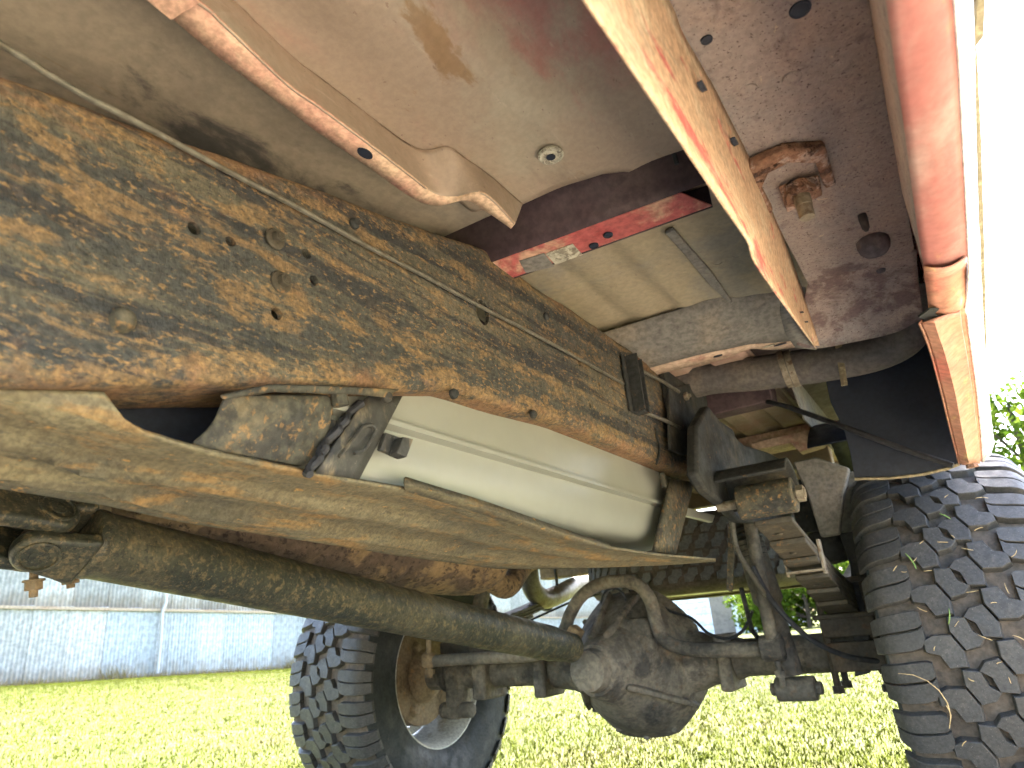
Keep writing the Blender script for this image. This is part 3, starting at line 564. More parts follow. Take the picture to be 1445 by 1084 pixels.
# --- driveshaft and universal joint
A, B = P(118, 765, X=CXT), P(806, 914, X=CXT)
ax = (B-A).normalized(); sh = MB()
up = Vector((0, 0, 1)); up = (up-ax*up.dot(ax)).normalized(); sd = ax.cross(up)
prof = [(0, .030), (0, .0385), (.004, .0405), (.012, .0405), (.015, .039), ((B-A).length-.10, .039), ((B-A).length-.07, .036), ((B-A).length-.03, .034), ((B-A).length, .034)]
sh.lathe(prof, A, ax, n=40); shaft = sh.build('driveshaft', M['shaft'], truck); tag(shaft, 'black speckled driveshaft tube running back to the differential')
J = A-ax*.050
_t = Vector((.60, -.30, -.75)); d1 = (_t - ax*_t.dot(ax)).normalized(); d2 = ax.cross(d1).normalized()
def yoke(sg, dd, oth, base, name):
    mb = MB()
    for s in (-1, 1):
        ol = [J+ax*(sg*base)+oth*.036, J+ax*(sg*base*.55)+oth*.030]+[J+ax*(-sg*.0265*math.cos(a))*1.0+oth*(.0265*math.sin(a)) for a in np.linspace(R_(100), R_(-100), 15)]+[J+ax*(sg*base*.55)-oth*.030, J+ax*(sg*base)-oth*.036]
        mb.prism([p+dd*(.020*s) for p in ol], dd*(.0185*s))
    o = mb.build(name, M['shaft'], truck, bevel=.006, seg=3, angle=60)
    for s in (-1, 1):
        MB().lathe([(-.004, .0215), (.0015, .0210), (.0025, .0195), (.0025, .0175), (-.0005, .0170), (-.0005, .010), (.0006, .009), (.0006, .0005)], J+dd*(.0385*s), dd*s, n=30).build('bearing_cap', M['shaft'], o)
yoke(1, d1, d2, .052, 'yoke'); yoke(-1, d2, d1, .075, 'yoke')
mb = MB(); mb.cyl(J-d1*.036, J+d1*.036, .0125, 16).cyl(J-d2*.036, J+d2*.036, .0125, 16); mb.build('joint_cross', M['axle_dark'], truck)
mb = MB(); mb.lathe([(-.20, .055), (-.13, .055), (-.115, .050), (-.085, .046), (-.062, .042)], J, ax, n=28); mb.build('output_flange', M['shaft'], truck)
for q, q2 in (((48, 806), (47, 843)), ((99, 808), (100, 830))):
    a = P(*q, X=CXT-.02); b = P(*q2, X=CXT-.02); mb = MB(); d = (b-a)
    mb.cyl(a-d*.6, b, .0045, 10).hexnut(a+d*.35, d, .0095, d.length*.38); mb.lathe([(0, .011), (.0025, .011)], a+d*.32, d, n=16); mb.build('flange_bolt', M['drum'], truck, bevel=.0006)

# --- exhaust
mx, mz = -1.02, .195
mb = MB(); secs = []
for y, s in [(.50, .25), (.56, .42), (.64, .9), (.665, .98), (.70, 1), (.95, 1), (1.2, 1), (1.36, 1), (1.395, .98), (1.42, .88), (1.43, .6)]:
    zc = lerp(mz+.012, mz-.012, (y-.6)/.8)
    secs.append([Vector((mx+.115*s*math.cos(a), y, zc+.082*s*math.sin(a))) for a in [2*math.pi*k/32 for k in range(32)]])
mb.loft(secs); muf = mb.build('muffler', M['muffler'], truck, angle=50); tag(muf, 'crusty orange brown muffler beside the driveshaft')
secs = []
for y in (1.035, 1.04, 1.055, 1.06):
    s = 1.0 if y in (1.035, 1.06) else 1.03; zc = lerp(mz+.012, mz-.012, (y-.6)/.8)
    secs.append([Vector((mx+.115*s*math.cos(a), y, zc+.082*s*math.sin(a))) for a in [2*math.pi*k/32 for k in range(32)]])
MB().loft(secs, caps=False).build('muffler_band', M['muffler'], muf)
mb = MB(); mb.tube(smooth_path([(mx, 1.40, .17), (mx-.01, 1.50, .14), (mx-.03, 1.60, .13), (mx-.06, 1.75, .20), (mx-.09, 1.95, .24)], 6), .031, 16).build('exhaust_pipe', M['muffler'], truck)
q = [P(748, 770, Y=2.30), P(746, 806, Y=2.30), P(752, 832, Y=2.33), P(768, 845, Y=2.40), P(790, 838, Y=2.52), P(815, 825, Y=2.75), P(845, 815, Y=3.0)]
mb = MB(); mb.tube(smooth_path([(mx-.09, 1.94, .24), (mx-.13, 2.12, .26)]+q, 6), .038, 18); mb.build('tailpipe', M['pipe'], truck)
q = [P(779, 770, Y=2.45), P(783, 800, Y=2.46), P(786, 838, Y=2.5), P(775, 860, Y=2.48), P(755, 856, Y=2.40)]
MB().tube(smooth_path(q, 5), .006, 8).build('pipe_hanger', M['rubber'], truck)
mb = MB(); mb.loft([[(x, 2.62, .22), (x, 2.70, .22), (x, 2.70, .30), (x, 2.62, .30)] for x in (-1.55, -.15)]); mb.build('rear_crossmember', M['drum'], truck, bevel=.006)

# --- rear axle
axz = ZA; AX = Vector((CXT, YA, axz))
mb = MB(); mb.cyl((-1.60, YA, axz), (-.17, YA, axz), .046, 28)
for x in (-1.52, -1.47, -.22, -.18): mb.lathe([(-.01, .047), (-.008, .054), (.008, .054), (.01, .047)], (x, YA, axz), (1, 0, 0), n=28)
axle = mb.build('rear_axle', M['axle'], truck); tag(axle, 'grimy solid rear axle tube')
mb = MB()
prof = [(-.33, .040), (-.325, .047), (-.29, .052), (-.285, .060), (-.27, .064), (-.262, .070), (-.215, .082), (-.17, .106), (-.13, .133), (-.09, .158), (-.055, .175), (-.025, .184)]
n = 44; secs = []
for a, r in prof+[(-.012, .195), (.012, .197), (.016, .185), (.06, .18), (.11, .155), (.14, .11), (.15, .02)]:
    sec = []
    for k in range(n):
        t = 2*math.pi*k/n; rr = r
        if r > .19: rr = r*(1+.5*(1.055*math.cos(math.pi/8)/math.cos(((t+math.pi/8) % (math.pi/4))-math.pi/8)-1))
        sec.append(AX+Vector((.015+rr*.98*math.cos(t), a, .005+rr*math.sin(t)*(1 if r > .1 else 1))))
    secs.append(sec)
mb.loft(secs); diff = mb.build('differential', M['axle'], axle, angle=38); tag(diff, 'bulky cast differential housing with pinion nose')
mb = MB()
for t in (R_(75), R_(105), R_(215), R_(325)):
    d = Vector((math.cos(t), 0, math.sin(t))); c0 = AX+Vector((.015, 0, .005)); sdv = Vector((-d.z, 0, d.x))*.007
    pts = [c0+d*.082+Vector((0, -.25, 0)), c0+d*.108+Vector((0, -.20, 0)), c0+d*.168+Vector((0, -.10, 0)), c0+d*.203+Vector((0, -.03, 0)), c0+d*.12+Vector((0, -.03, 0)), c0+d*.05+Vector((0, -.2, 0))]
    mb.prism([p-sdv for p in pts], sdv*2)
mb.build('casting_rib', M['axle'], axle, bevel=.004)
mb = MB(); c0 = AX+Vector((.045, -.115, .085)); mb.box((c0.x-.03, c0.y-.06, c0.z-.06), (c0.x+.09, c0.y+.09, c0.z+.035)); mb.build('casting_boss', M['axle'], axle, bevel=.02, seg=3)
for k in range(14):
    t = 2*math.pi*(k+.5)/14; c0 = AX+Vector((.015+.188*math.cos(t), -.012, .005+.188*math.sin(t))); MB().hexnut(c0, (0, -1, 0), .009, .010).build('cover_bolt', M['axle'], axle)
# bowed tube collars at the housing
for s in (-1, 1):
    mb = MB(); mb.lathe([(.10, .105), (.16, .082), (.21, .064), (.27, .056), (.30, .047)], AX+Vector((.015, 0, 0)), (s, 0, 0), n=28); mb.build('axle_collar', M['axle'], axle)
# brackets on the axle tubes
for x, w in ((-.575, .035), (-1.13, .04), (-1.35, .05)):
    mb = MB(); mb.box((x-w/2, YA-.075, axz-.075), (x+w/2, YA+.05, axz+.062)); mb.build('bar_clamp', M['axle'], axle, bevel=.008)
# anti-roll bar: runs before the axle and loops over the differential
yb = 1.755
pts = [P(x, y, Y=yy) for x, y, yy in [(602, 934, 1.74), (640, 931, 1.75), (700, 928, yb), (750, 925, yb), (782, 913, yb-.01), (797, 888, yb-.02), (805, 866, yb-.01), (820, 842, yb), (845, 825, yb), (878, 820, yb), (902, 827, yb), (918, 848, yb), (925, 875, yb), (935, 900, yb), (958, 913, yb), (990, 917, yb), (1040, 917, yb), (1092, 916, yb)]]
bar = MB().tube(smooth_path(pts, 6), .0175, 16).build('anti_roll_bar', M['axle'], truck); tag(bar, 'bent anti roll bar arching over the differential')
mb = MB(); c0 = P(1092, 914, Y=yb); mb.cyl(c0-Vector((.028, 0, 0)), c0+Vector((.022, 0, 0)), .03, 20); mb.lathe([(-.022, .012), (-.02, .026), (.0, .024), (.02, .026), (.022, .012)], c0+Vector((0, 0, .0)), (0, 0, 1), n=20); mb.build('bar_bushing', M['axle'], bar, bevel=.003)
c1 = P(1056, 725, Y=1.70); mb = MB(); mb.cyl(c1, c0+Vector((0, -.005, 0)), .0155, 14); mb.cyl(c0, c0+Vector((.004, 0, -.085)), .007, 10).hexnut(c0+Vector((.002, 0, -.05)), (0, 0, -1), .013, .014); mb.build('bar_link', M['axle'], bar)
c0 = P(606, 932, Y=1.74); mb = MB(); mb.cyl(c0+Vector((0, 0, .07)), c0-Vector((0, 0, .05)), .009, 12).hexnut(c0-Vector((0, 0, .04)), (0, 0, 1), .016, .014); mb.lathe([(-.02, .018), (-.012, .024), (.012, .024), (.02, .018)], c0, (0, 0, 1), n=18); mb.build('bar_link', M['drum'], bar)
mb = MB(); c0 = P(808, 900, Y=1.68); mb.box((-.016, -.02, -.035), (.016, .02, .03), Matrix.Translation(c0) @ Matrix.Rotation(R_(38), 4, 'Y')); mb.build('bar_clip', M['drum'], bar, bevel=.004)
# shock absorber
a, b = P(1048, 735, Y=1.80), P(1124, 972, Y=1.80); d = (b-a).normalized()
mb = MB(); mb.tube([a, a+d*.05, a+d*.051, a+d*.20, a+d*.21, a+(b-a)*.93], [.022, .022, .034, .036, .028, .027], 20); mb.build('shock_absorber', M['axle'], truck, angle=50)
for k in range(6): MB().lathe([(-.005, .028), (0, .036), (.005, .028)], a+d*(.02+.014*k), d, n=20).build('shock_bellow', M['rail_dark'], truck)
mb = MB(); mb.cyl(b-Vector((.045, 0, 0)), b+Vector((.045, 0, 0)), .027, 20).hexnut(b-Vector((.058, 0, 0)), (1, 0, 0), .016, .116); mb.build('shock_eye', M['axle'], truck, bevel=.004)
# spring hanger, leaf spring, lift block
EY = P(1084, 704, X=-.265); sx0, sx1 = -.300, -.230
mb = MB()
out = [(1000, 572), (1022, 600), (1050, 627), (1085, 638), (1106, 650), (1120, 672), (1127, 700), (1118, 728), (1085, 738), (1046, 736), (1022, 712), (998, 692), (984, 668), (984, 600)]
mb.prism([P(x, y, X=-.345) for x, y in out], (-.022, 0, 0)); mb.box((-.418, P(1010, 640, X=-.38).y-.02, P(1010, 680, X=-.38).z), (-.36, P(1010, 640, X=-.38).y+.12, P(1010, 600, X=-.38).z))
hang = mb.build('spring_hanger', M['rail_dark'], truck, bevel=.006); tag(hang, 'black cast spring hanger bolted to the rail')
mb = MB(); rows = []
for k in range(13):
    t = k/12; a = lerp(R_(38), R_(185), t); c = EY+Vector((0, -math.cos(a)*.052, math.sin(a)*.060)); c2 = EY+Vector((0, -math.cos(a)*.059, math.sin(a)*.067)); rows.append((c, c2))
secs = [[Vector((-.345, c.y, c.z)), Vector((-.216, c.y, c.z)), Vector((-.216, c2.y, c2.z)), Vector((-.345, c2.y, c2.z))] for c, c2 in rows]
mb.loft(secs); mb.build('hanger_strap', M['rail_dark'], hang, bevel=.002)
mb = MB(); mb.cyl((-.318, EY.y, EY.z), (-.218, EY.y, EY.z), .0315, 28); mb.build('spring_eye', M['bracket'], truck, bevel=.003)
mb = MB(); mb.cyl((-.36, EY.y, EY.z), (-.200, EY.y, EY.z), .009, 14).hexnut((-.214, EY.y, EY.z), (1, 0, 0), .015, .012); mb.build('eye_bolt', M['bolt'], truck)
spring = empty('leaf_spring', (-.265, YA, 0.5)); adopt(spring, truck); PM[spring.name] = Matrix.Translation((-.265, YA, .5)); spring['label'] = 'near leaf spring pack with stepped dusty leaves'
spring.matrix_basis = Matrix.Translation((-.265, YA, .5))
def leaf_z(y):
    t = abs(YA-y)/(YA-EY.y); return .048 + (EY.z-.035-.048)*t**1.35
def leaf(k, y0, y1, xc, par):
    mb = MB(); secs = []
    for y in np.linspace(y0, y1, 16):
        z = leaf_z(y)-.0112*k; h = .0100
        secs.append([Vector((xc-.033, y, z-h)), Vector((xc+.033, y, z-h)), Vector((xc+.033, y, z)), Vector((xc-.033, y, z))])
    mb.loft(secs); o = mb.build('leaf', M['spring'], par, bevel=.0022)
    return o
for k in range(6): leaf(k, EY.y+.0+.085*k, 2*YA-EY.y-.085*k, -.265, spring)
for k in range(4):
    y = EY.y+.055+.085*k; z = leaf_z(y)-.0112*k-.010
    c = Vector((-.270, y, z)); MB().lathe([(0, .007), (.002, .006), (.003, .003)], c, (0, 0, -1), n=10).build('leaf_rivet', M['spring'], spring)
y = EY.y+.20; z = leaf_z(y)
mb = MB(); mb.box((-.300, y-.012, z-.050), (-.2985, y+.012, z+.012)).box((-.2315, y-.012, z-.05), (-.226, y+.012, z+.016)).box((-.300, y-.012, z-.044), (-.226, y+.012, z-.040)); mb.build('spring_clip', M['bolt'], spring, bevel=.001)
mb = MB(); mb.box((-.325, YA-.075, axz+.035), (-.205, YA+.075, -.020)).box((-.318, YA-.085, -.075), (-.20, YA+.085, axz-.04)); block = mb.build('lift_block', M['axle_dark'], truck, bevel=.004); tag(block, 'dark lift block stacked on the axle under the near spring')
for x in (-.318, -.212):
    for s in (-1, 1):
        MB().cyl((x, YA+.062*s, axz-.085), (x, YA+.062*s, .075), .008, 10).hexnut((x, YA+.062*s, axz-.07), (0, 0, -1), .014, .016).build('u_bolt', M['axle_dark'], truck)
MB().box((-.335, YA-.09, .055), (-.195, YA+.09, .068)).build('spring_plate', M['axle_dark'], truck, bevel=.003)
MB().box((-.335, YA-.09, -.022), (-.195, YA+.09, -.012)).build('spring_plate', M['axle_dark'], truck, bevel=.003)
MB().lathe([(0, .045), (.01, .05), (.05, .046), (.075, .036), (.08, .01)], (-.27, YA, .185), (0, 0, -1), n=20).build('bump_stop', M['rubber'], truck)
MB().box((-.33, YA-.06, .185), (-.21, YA+.06, .32)).build('bump_stop_bracket', M['rail_dark'], truck, bevel=.006)
# far spring
sp2 = empty('leaf_spring', (2*CXT+.265, YA, 0.5)); adopt(sp2, truck); sp2.matrix_basis = Matrix.Translation((2*CXT+.265, YA, .5)); PM[sp2.name] = sp2.matrix_basis.copy(); sp2['label'] = 'far leaf spring pack behind the exhaust'
for k in range(5): leaf(k, EY.y+.085*k, 2*YA-EY.y-.085*k, 2*CXT+.265, sp2)
x = 2*CXT+.265; MB().box((x-.06, YA-.075, axz+.035), (x+.06, YA+.075, .0)).build('lift_block', M['axle_dark'], truck, bevel=.004)
# cables
q = [P(1062, 800, Y=1.70), P(1088, 846, Y=1.70), P(1120, 882, Y=1.72), P(1153, 908, Y=1.76), P(1195, 926, Y=1.80), P(1240, 933, Y=1.84), P(1262, 930, Y=1.86)]
MB().tube(smooth_path(q, 6), .0062, 10).build('brake_cable', M['rubber'], truck)
q = [P(1033, 735, Y=1.55), P(1040, 775, Y=1.58), P(1060, 810, Y=1.64), P(1080, 840, Y=1.7)]; MB().tube(smooth_path(q, 5), .006, 8).build('brake_hose', M['line'], truck)
q = [P(925, 848, Y=1.9), P(945, 862, Y=1.88), P(975, 872, Y=1.86), P(1000, 894, Y=1.84), P(1028, 901, Y=1.84), P(1050, 888, Y=1.84), P(1062, 862, Y=1.84)]; MB().tube(smooth_path(q, 6), .004, 8).build('vent_hose', M['rubber'], truck)
q = [P(1046, 830, Y=1.78), P(1054, 862, Y=1.8), P(1062, 890, Y=1.84), P(1072, 902, Y=1.86)]; MB().tube(smooth_path(q, 5), .006, 8).build('vent_hose', M['rubber'], truck)
c0 = P(866, 850, Y=1.84); mb = MB(); mb.tube([c0+Vector((.038*math.cos(a), 0, .038*math.sin(a))) for a in np.linspace(0, 5.6, 22)], .003, 6); mb.build('vent_hose', M['rubber'], truck)
q = [P(690, 900, Y=2.2), P(745, 877, Y=2.2), P(800, 852, Y=2.2), P(845, 838, Y=2.2)]; MB().tube(q, .004, 6).build('brake_line', M['rubber'], truck)
# bracket strip beside the shock
a, b = P(1034, 725, Y=1.62), P(1030, 832, Y=1.72); MB().tube([a, b], .010, 4).build('hanger_brace', M['bracket'], truck)

# --- tyres and wheels
RT, HB = .400, .0155
def rad(v):
    a = abs(v); return RT - .012*(a/.14)**2 - (0 if a < .135 else (a-.135)**1.25*1.4)
def wrap(u, v, h, R0=RT):
    t = u/R0; r = rad(v)+h; return Vector((v, -math.cos(t)*r, math.sin(t)*r))
def block_mesh(polys, hh=HB):
    bm_ = MB()
    for poly in polys:
        n = len(poly); cu = sum(p[1] for p in poly)/n; cv = sum(p[0] for p in poly)/n
        base = [wrap(u+(u-cu)*.10, v+(v-cv)*.10, -.002) for v, u in poly]; mid = [wrap(u, v, hh-.0012) for v, u in poly]; tp_ = [wrap(cu+(u-cu)*.955, cv+(v-cv)*.955, hh) for v, u in poly]
        vs = base+mid+tp_; fs = [(i, (i+1) % n, n+(i+1) % n, n+i) for i in range(n)]+[(n+i, n+(i+1) % n, 2*n+(i+1) % n, 2*n+i) for i in range(n)]+[[2*n+i for i in range(n)]]
        bm_.add(vs, fs)
    o = bm_.build('tread_block', M['block'], z0=0, angle=25); me = o.data; bpy.data.objects.remove(o); return me
def lug_mesh(side):
    bm_ = MB(); vs_ = [.080, .088, .105, .128, .140, .150, .160, .170]
    lo = [-.016, -.030, -.035, -.037, -.038, -.038, -.038, -.037]; hi = [.030, .033, .032, .030, .029, .028, .027, .025]
    for a, b in ((0, .47), (.53, 1)):
        secs = []
        for v, l, h_ in zip(vs_, lo, hi):
            u0, u1 = lerp(l, h_, a), lerp(l, h_, b); hh = HB*(1 if v < .155 else max(.25, 1-(v-.155)*45))
            secs.append([wrap(u0-.002*(a == 0), v*side, -.003), wrap(u0, v*side, hh-.001), wrap(u0+.001, v*side, hh), wrap(u1-.001, v*side, hh), wrap(u1, v*side, hh-.001), wrap(u1+.002*(b == 1), v*side, -.003)])
        bm_.loft(secs)
    o = bm_.build('tread_block', M['block'], z0=0, angle=25); me = o.data; bpy.data.objects.remove(o); return me
cA = [[(-.046, -.014), (-.026, -.019), (-.016, -.040), (.010, -.038), (.011, -.015), (-.003, .011), (-.030, .012), (-.046, .004)],
      [(.0145, -.0135), (.036, -.009), (.047, .004), (.032, .014), (.026, .036), (.000, .039), (-.002, .0155), (.0005, .0125)]]
def shift(polys, dv, s=1): return [[(v*s+dv, u*s) for v, u in p] for p in polys]
cA = [[(v*1.04, u*1.06) for v, u in p] for p in cA]; M_in = block_mesh(shift(cA, -.037)); M_out = block_mesh(shift(cA, .037, -1)); M_li = lug_mesh(-1); M_lo = lug_mesh(1)
NP = 29
def wheel(xc, near):
    C = Vector((xc, YA, axz+EYE)); root = empty('wheel', C); adopt(root, truck); root.matrix_basis = Matrix.Translation(C); PM[root.name] = root.matrix_basis.copy()
    root['label'] = 'near rear wheel with straw stuck in its blocky mud tread' if near else 'far rear wheel with rusty drum and pale rim'
    vv = np.linspace(-.150, .150, 21); prof = [(v, rad(v)) for v in vv]
    prof = [(-.124, .214), (-.146, .238), (-.162, .285), (-.163, .325), (-.158, .360), (-.154, .378)]+prof+[(.154, .378), (.158, .360), (.163, .325), (.162, .285), (.146, .238), (.124, .214)]
    mb = MB(); mb.lathe(prof, (0, 0, 0), (1, 0, 0), n=96, caps=False); o = mb.build('tyre', M['carcass'] if near else M['carcass'], None, z0=0, M=Matrix.Translation(C), angle=60); 
    o.data.materials.clear(); o.data.materials.append(M['carcass']); o.data.materials.append(M['tyre'])
    for f in o.data.polygons:
        c = f.center; f.material_index = 1 if math.hypot(c.y, c.z) < .376 or abs(c.x) > .148 else 0
    adopt(o, root)
    for k in range(NP):
        t = 2*math.pi*k/NP
        for me, off in ((M_li, .573), (M_in, .30), (M_out, .80), (M_lo, .187)):
            b = bpy.data.objects.new('tread_block', me); COL.objects.link(b)
            b.matrix_basis = Matrix.Translation(C) @ Matrix.Rotation(-(t+off*2*math.pi/NP), 4, 'X'); adopt(b, root)
    s = 1 if near else -1                                      # outboard direction
    mb = MB(); mb.lathe([(-.118*s, .226), (-.130*s, .226), (-.130*s, .217), (-.11*s, .206), (.02*s, .190), (.10*s, .196), (.126*s, .205), (.126*s, .222), (.118*s, .222), (.118*s, .212), (.09*s, .203), (.02*s, .192), (-.09*s, .203), (-.118*s, .212)], (0, 0, 0), (1, 0, 0), n=64, closed=True)
    mb.build('rim', M['rim'], None, z0=0, M=Matrix.Translation(C), angle=40); adopt(COL.objects[-1], root)
    # disc with round windows
    cutm = MB()
    for k in range(8):
        a = 2*math.pi*(k+.3)/8; cutm.cyl((-.2, .145*math.cos(a), .145*math.sin(a)), (.2, .145*math.cos(a), .145*math.sin(a)), .021, 16)
    mb = MB(); mb.lathe([(.030*s, .188), (.045*s, .17), (.065*s, .12), (.065*s, .05), (.070*s, .05), (.070*s, .12), (.051*s, .172), (.036*s, .188)], (0, 0, 0), (1, 0, 0), n=48, closed=True)
    mb.build('wheel_disc', M['rim'], None, z0=0, M=Matrix.Translation(C), angle=30); d = COL.objects[-1]
    cm = cutm.mesh(z0=0); cob = bpy.data.objects.new('cutter', cm); COL.objects.link(cob); cob.matrix_basis = Matrix.Translation(C)
    m = d.modifiers.new('cut', 'BOOLEAN'); m.object = cob; m.solver = 'EXACT'; bpy.context.view_layer.update()
    nm = bpy.data.meshes.new_from_object(d.evaluated_get(bpy.context.evaluated_depsgraph_get())); d.modifiers.clear(); d.data = nm; bpy.data.objects.remove(cob); adopt(d, root)
    mb = MB(); mb.lathe([(-.052*s, .05), (-.056*s, .140), (-.052*s, .152), (-.04*s, .154), (-.035*s, .150), (.03*s, .155), (.04*s, .14), (.055*s, .06), (.09*s, .05), (.10*s, .02)], (0, 0, 0), (1, 0, 0), n=48)
    mb.lathe([(-.064*s, .085), (-.085*s, .07), (-.10*s, .05)], (0, 0, 0), (1, 0, 0), n=30)
    mb.build('brake_drum', M['drum'], None, z0=0, M=Matrix.Translation(C), angle=40); adopt(COL.objects[-1], root)
    return root
wheel(-.012, True); wheel(-1.688, False)
# small hardware on the far drum
for dy, dz in ((-.03, .09), (-.05, -.10), (.06, -.02)):
    MB().lathe([(0, .022), (.006, .02), (.012, .012)], (-1.632, YA+dy, axz+dz), (1, 0, 0), n=16).build('drum_plug', M['drum'], truck)
MB().tube(smooth_path([(-1.615, YA-.02, axz+.06), (-1.58, YA-.03, axz+.075), (-1.5, YA-.03, axz+.055), (-1.2, YA-.02, axz+.052)], 5), .004, 6).build('brake_line', M['drum'], truck)
mb = MB(); mb.box((-1.50, YA-.05, axz-.13), (-1.455, YA+.03, axz+.03)).cyl((-1.53, YA-.03, axz-.105), (-1.41, YA-.03, axz-.105), .024, 16); mb.build('shock_mount', M['axle'], truck, bevel=.005)
MB().cyl((-1.47, YA-.03, axz-.10), (-1.40, YA+.10, axz+.34), .027, 16).build('shock_absorber', M['axle'], truck)

# --- spare tyre, slung flat behind the axle: a thing of its own
def spare():
    C = Vector((-.80, 2.47, .205+EYE)); root = empty('spare_wheel', C); tag(root, 'worn spare wheel slung flat under the truck behind the axle', 'wheel')
    T = Matrix.Translation(C)
    mb = MB(); prof = [(-.10, .20), (-.118, .24), (-.125, .29), (-.122, .34), (-.108, .372), (-.09, .384), (0, .388), (.09, .384), (.108, .372), (.122, .34), (.125, .29), (.118, .24), (.10, .20)]
    mb.lathe(prof, (0, 0, 0), (0, 0, 1), n=72, caps=False); mb.build('tyre', M['carcass'], None, z0=0, M=T); adopt(COL.objects[-1], root)
    def sb(v0, v1, sk):
        m2 = MB(); zz = [(-.020, v0), (.004, v0), (.012, (v0+v1)/2-.006), (.022, (v0+v1)/2), (.022, v1), (-.002, v1), (-.008, (v0+v1)/2+.006), (-.020, (v0+v1)/2)]
        m2.prism([Vector((u, -.384, v)) for u, v in zz], (0, -.0085, 0)); o = m2.build('tread_block', M['spare'], z0=0, bevel=.0012); me = o.data
        bpy.data.objects.remove(o); return me
    for v0, v1, off in ((-.092, -.052, 0), (-.045, -.004, .5), (.004, .045, 0), (.052, .092, .5)):
        me = sb(v0, v1, 1)
        for k in range(50):
            b = bpy.data.objects.new('tread_block', me); COL.objects.link(b); b.matrix_basis = T @ Matrix.Rotation(2*math.pi*(k+off)/50, 4, 'Z'); adopt(b, root)
    mb = MB(); mb.lathe([(-.112, .215), (-.10, .20), (-.02, .188), (.02, .188), (.02, .18), (-.02, .18), (-.03, .12), (-.045, .06), (-.045, .01)], (0, 0, 0), (0, 0, 1), n=48); mb.build('rim', M['rim'], None, z0=0, M=T); adopt(COL.objects[-1], root)
spare()
MB().box((-1.15, 2.44, .074), (-.2, 2.50, .080)).build('spare_carrier', M['spring'], truck, bevel=.002)

# ------------------------------------------------------------------ body underside
FZ = .500
# front floor pan: stamped sheet from the rib to the sill
def floor_z(x, y):
    z = FZ
    # long soft valley stamped beside the sill
    d = (x+.255)-(.10*(y-.25)); z += .050/(1+math.exp(-d/.012)) * (1/(1+math.exp((y-(.52+.25*(x+.25)))/.03)))
    z += .010*math.exp(-((x+.13)/.03)**2-((y-.15)/.06)**2)*1.5
    z -= .006*math.exp(-((x+.30)/.03)**2)*(1/(1+math.exp((y-.30)/.02)))
    z += .0012*math.sin(x*55+y*8)+.0008*math.sin(y*60)
    return z
re_ = [P(x, y, Z=FZ) for x, y in ((640, 305), (738, 287), (800, 262), (850, 245), (885, 243), (930, 256), (980, 277), (1012, 290))]
rex = [p.x for p in re_]; rey = [p.y for p in re_]
mb = MB(); rows = []
for i in range(47):
    x = lerp(-.400, -.085, i/46); ye = interp(x, rex, rey)
    rows.append([Vector((x, y, floor_z(x, y))) for y in [lerp(-1.4, -.05, k/6) for k in range(6)]+[lerp(-.05, ye, k/60) for k in range(61)]])
mb.grid(rows); fl = mb.build('floor_pan', M['floor'], truck, solid=.0025, offset=1, angle=60); set_attr(fl, 'stain', lambda x, y, z: np.clip((z-FZ)/.04, 0, 1)); set_attr(fl, 'rusty', lambda x, y, z: math.exp(-((x+.275)/.014)**2-((y-.36)/.07)**2)); tag(fl, 'dusty tan and pink floor pan with a round grommet')
g = P(777, 218, Z=FZ-.001); MB().lathe([(0, .0145), (.0025, .0145), (.0035, .0125), (.002, .0105), (.002, .0075), (.0035, .0065), (.0035, .0048), (-.002, .0045), (-.002, .0005)], g, (0, 0, -1), n=32).build('grommet', M['tagpaper'], fl)
MB().cyl(g+Vector((0, 0, -.0015)), g+Vector((0, 0, -.0042)), .0052, 20).build('drain_plug', M['liner'], fl)
c0 = P(951, 217, Z=FZ-.005); MB().cyl(c0, c0+Vector((0, .004, -.012)), .0028, 8).build('stud', M['rubber'], fl)
# hat rib hanging from the floor above the rail
lf = [(-90, -210), (208, 0), (242, 26), (311, 83), (408, 156), (450, 188), (520, 236), (570, 272), (597, 287), (623, 290), (658, 283), (685, 298), (721, 323)]
rt_ = [(-10, -210), (277, 0), (310, 28), (405, 118), (450, 150), (500, 187), (545, 221), (585, 252), (615, 274), (645, 277), (675, 271), (699, 285), (727, 316)]
tw = [(60, -210), (329, 0), (360, 28), (420, 84), (450, 107), (505, 149), (540, 176), (571, 199), (600, 212), (633, 207), (660, 224), (690, 246), (738, 287)]
zl = [.450]*7+[.452, .456, .456, .450, .446, .446]; zt_ = [.502]*7+[.502, .500, .498, .500, .500, .499]
A_ = [P(x, y, Z=z) for (x, y), z in zip(lf, zl)]; B_ = [P(x, y, Z=z) for (x, y), z in zip(rt_, zl)]; C_ = [P(x, y, Z=z) for (x, y), z in zip(tw, zt_)]
def dens(a): return smooth_path(a, 5)
A_, B_, C_ = dens(A_), dens(B_), dens(C_)
mb = MB(); mb.grid([A_, [a.lerp(b, .5) for a, b in zip(A_, B_)], B_]); rib = mb.build('floor_rib', M['floor_rib'], truck, solid=.002, offset=1); tag(rib, 'pink dusty channel rib hanging from the floor')
mb = MB(); mb.grid([[b.lerp(c, t)+Vector((0, 0, .0)) for b, c in zip(B_, C_)] for t in (0.0, .06, .3, .6, .9, 1)]); mb.build('rib_web', M['floor'], rib, solid=.002, offset=1)
mb = MB(); c0 = P(515, 216, Z=.4496); mb.prism([c0+Vector((.0055*math.cos(a), .009*math.sin(a), 0)) for a in [2*math.pi*k/16 for k in range(16)]], (0, 0, -.0012)); mb.build('rib_hole_disc', M['liner'], rib)  # black disc stands in for the dark of an open hole
mb = MB(); mb.prism([P(x, y, Z=.4472) for x, y in ((120, -70), (205, -4), (242, 27), (282, 2), (215, -70))], (0, 0, -.0016)); mb.build('rib_splice', M['floor_rib'], rib, bevel=.0005)
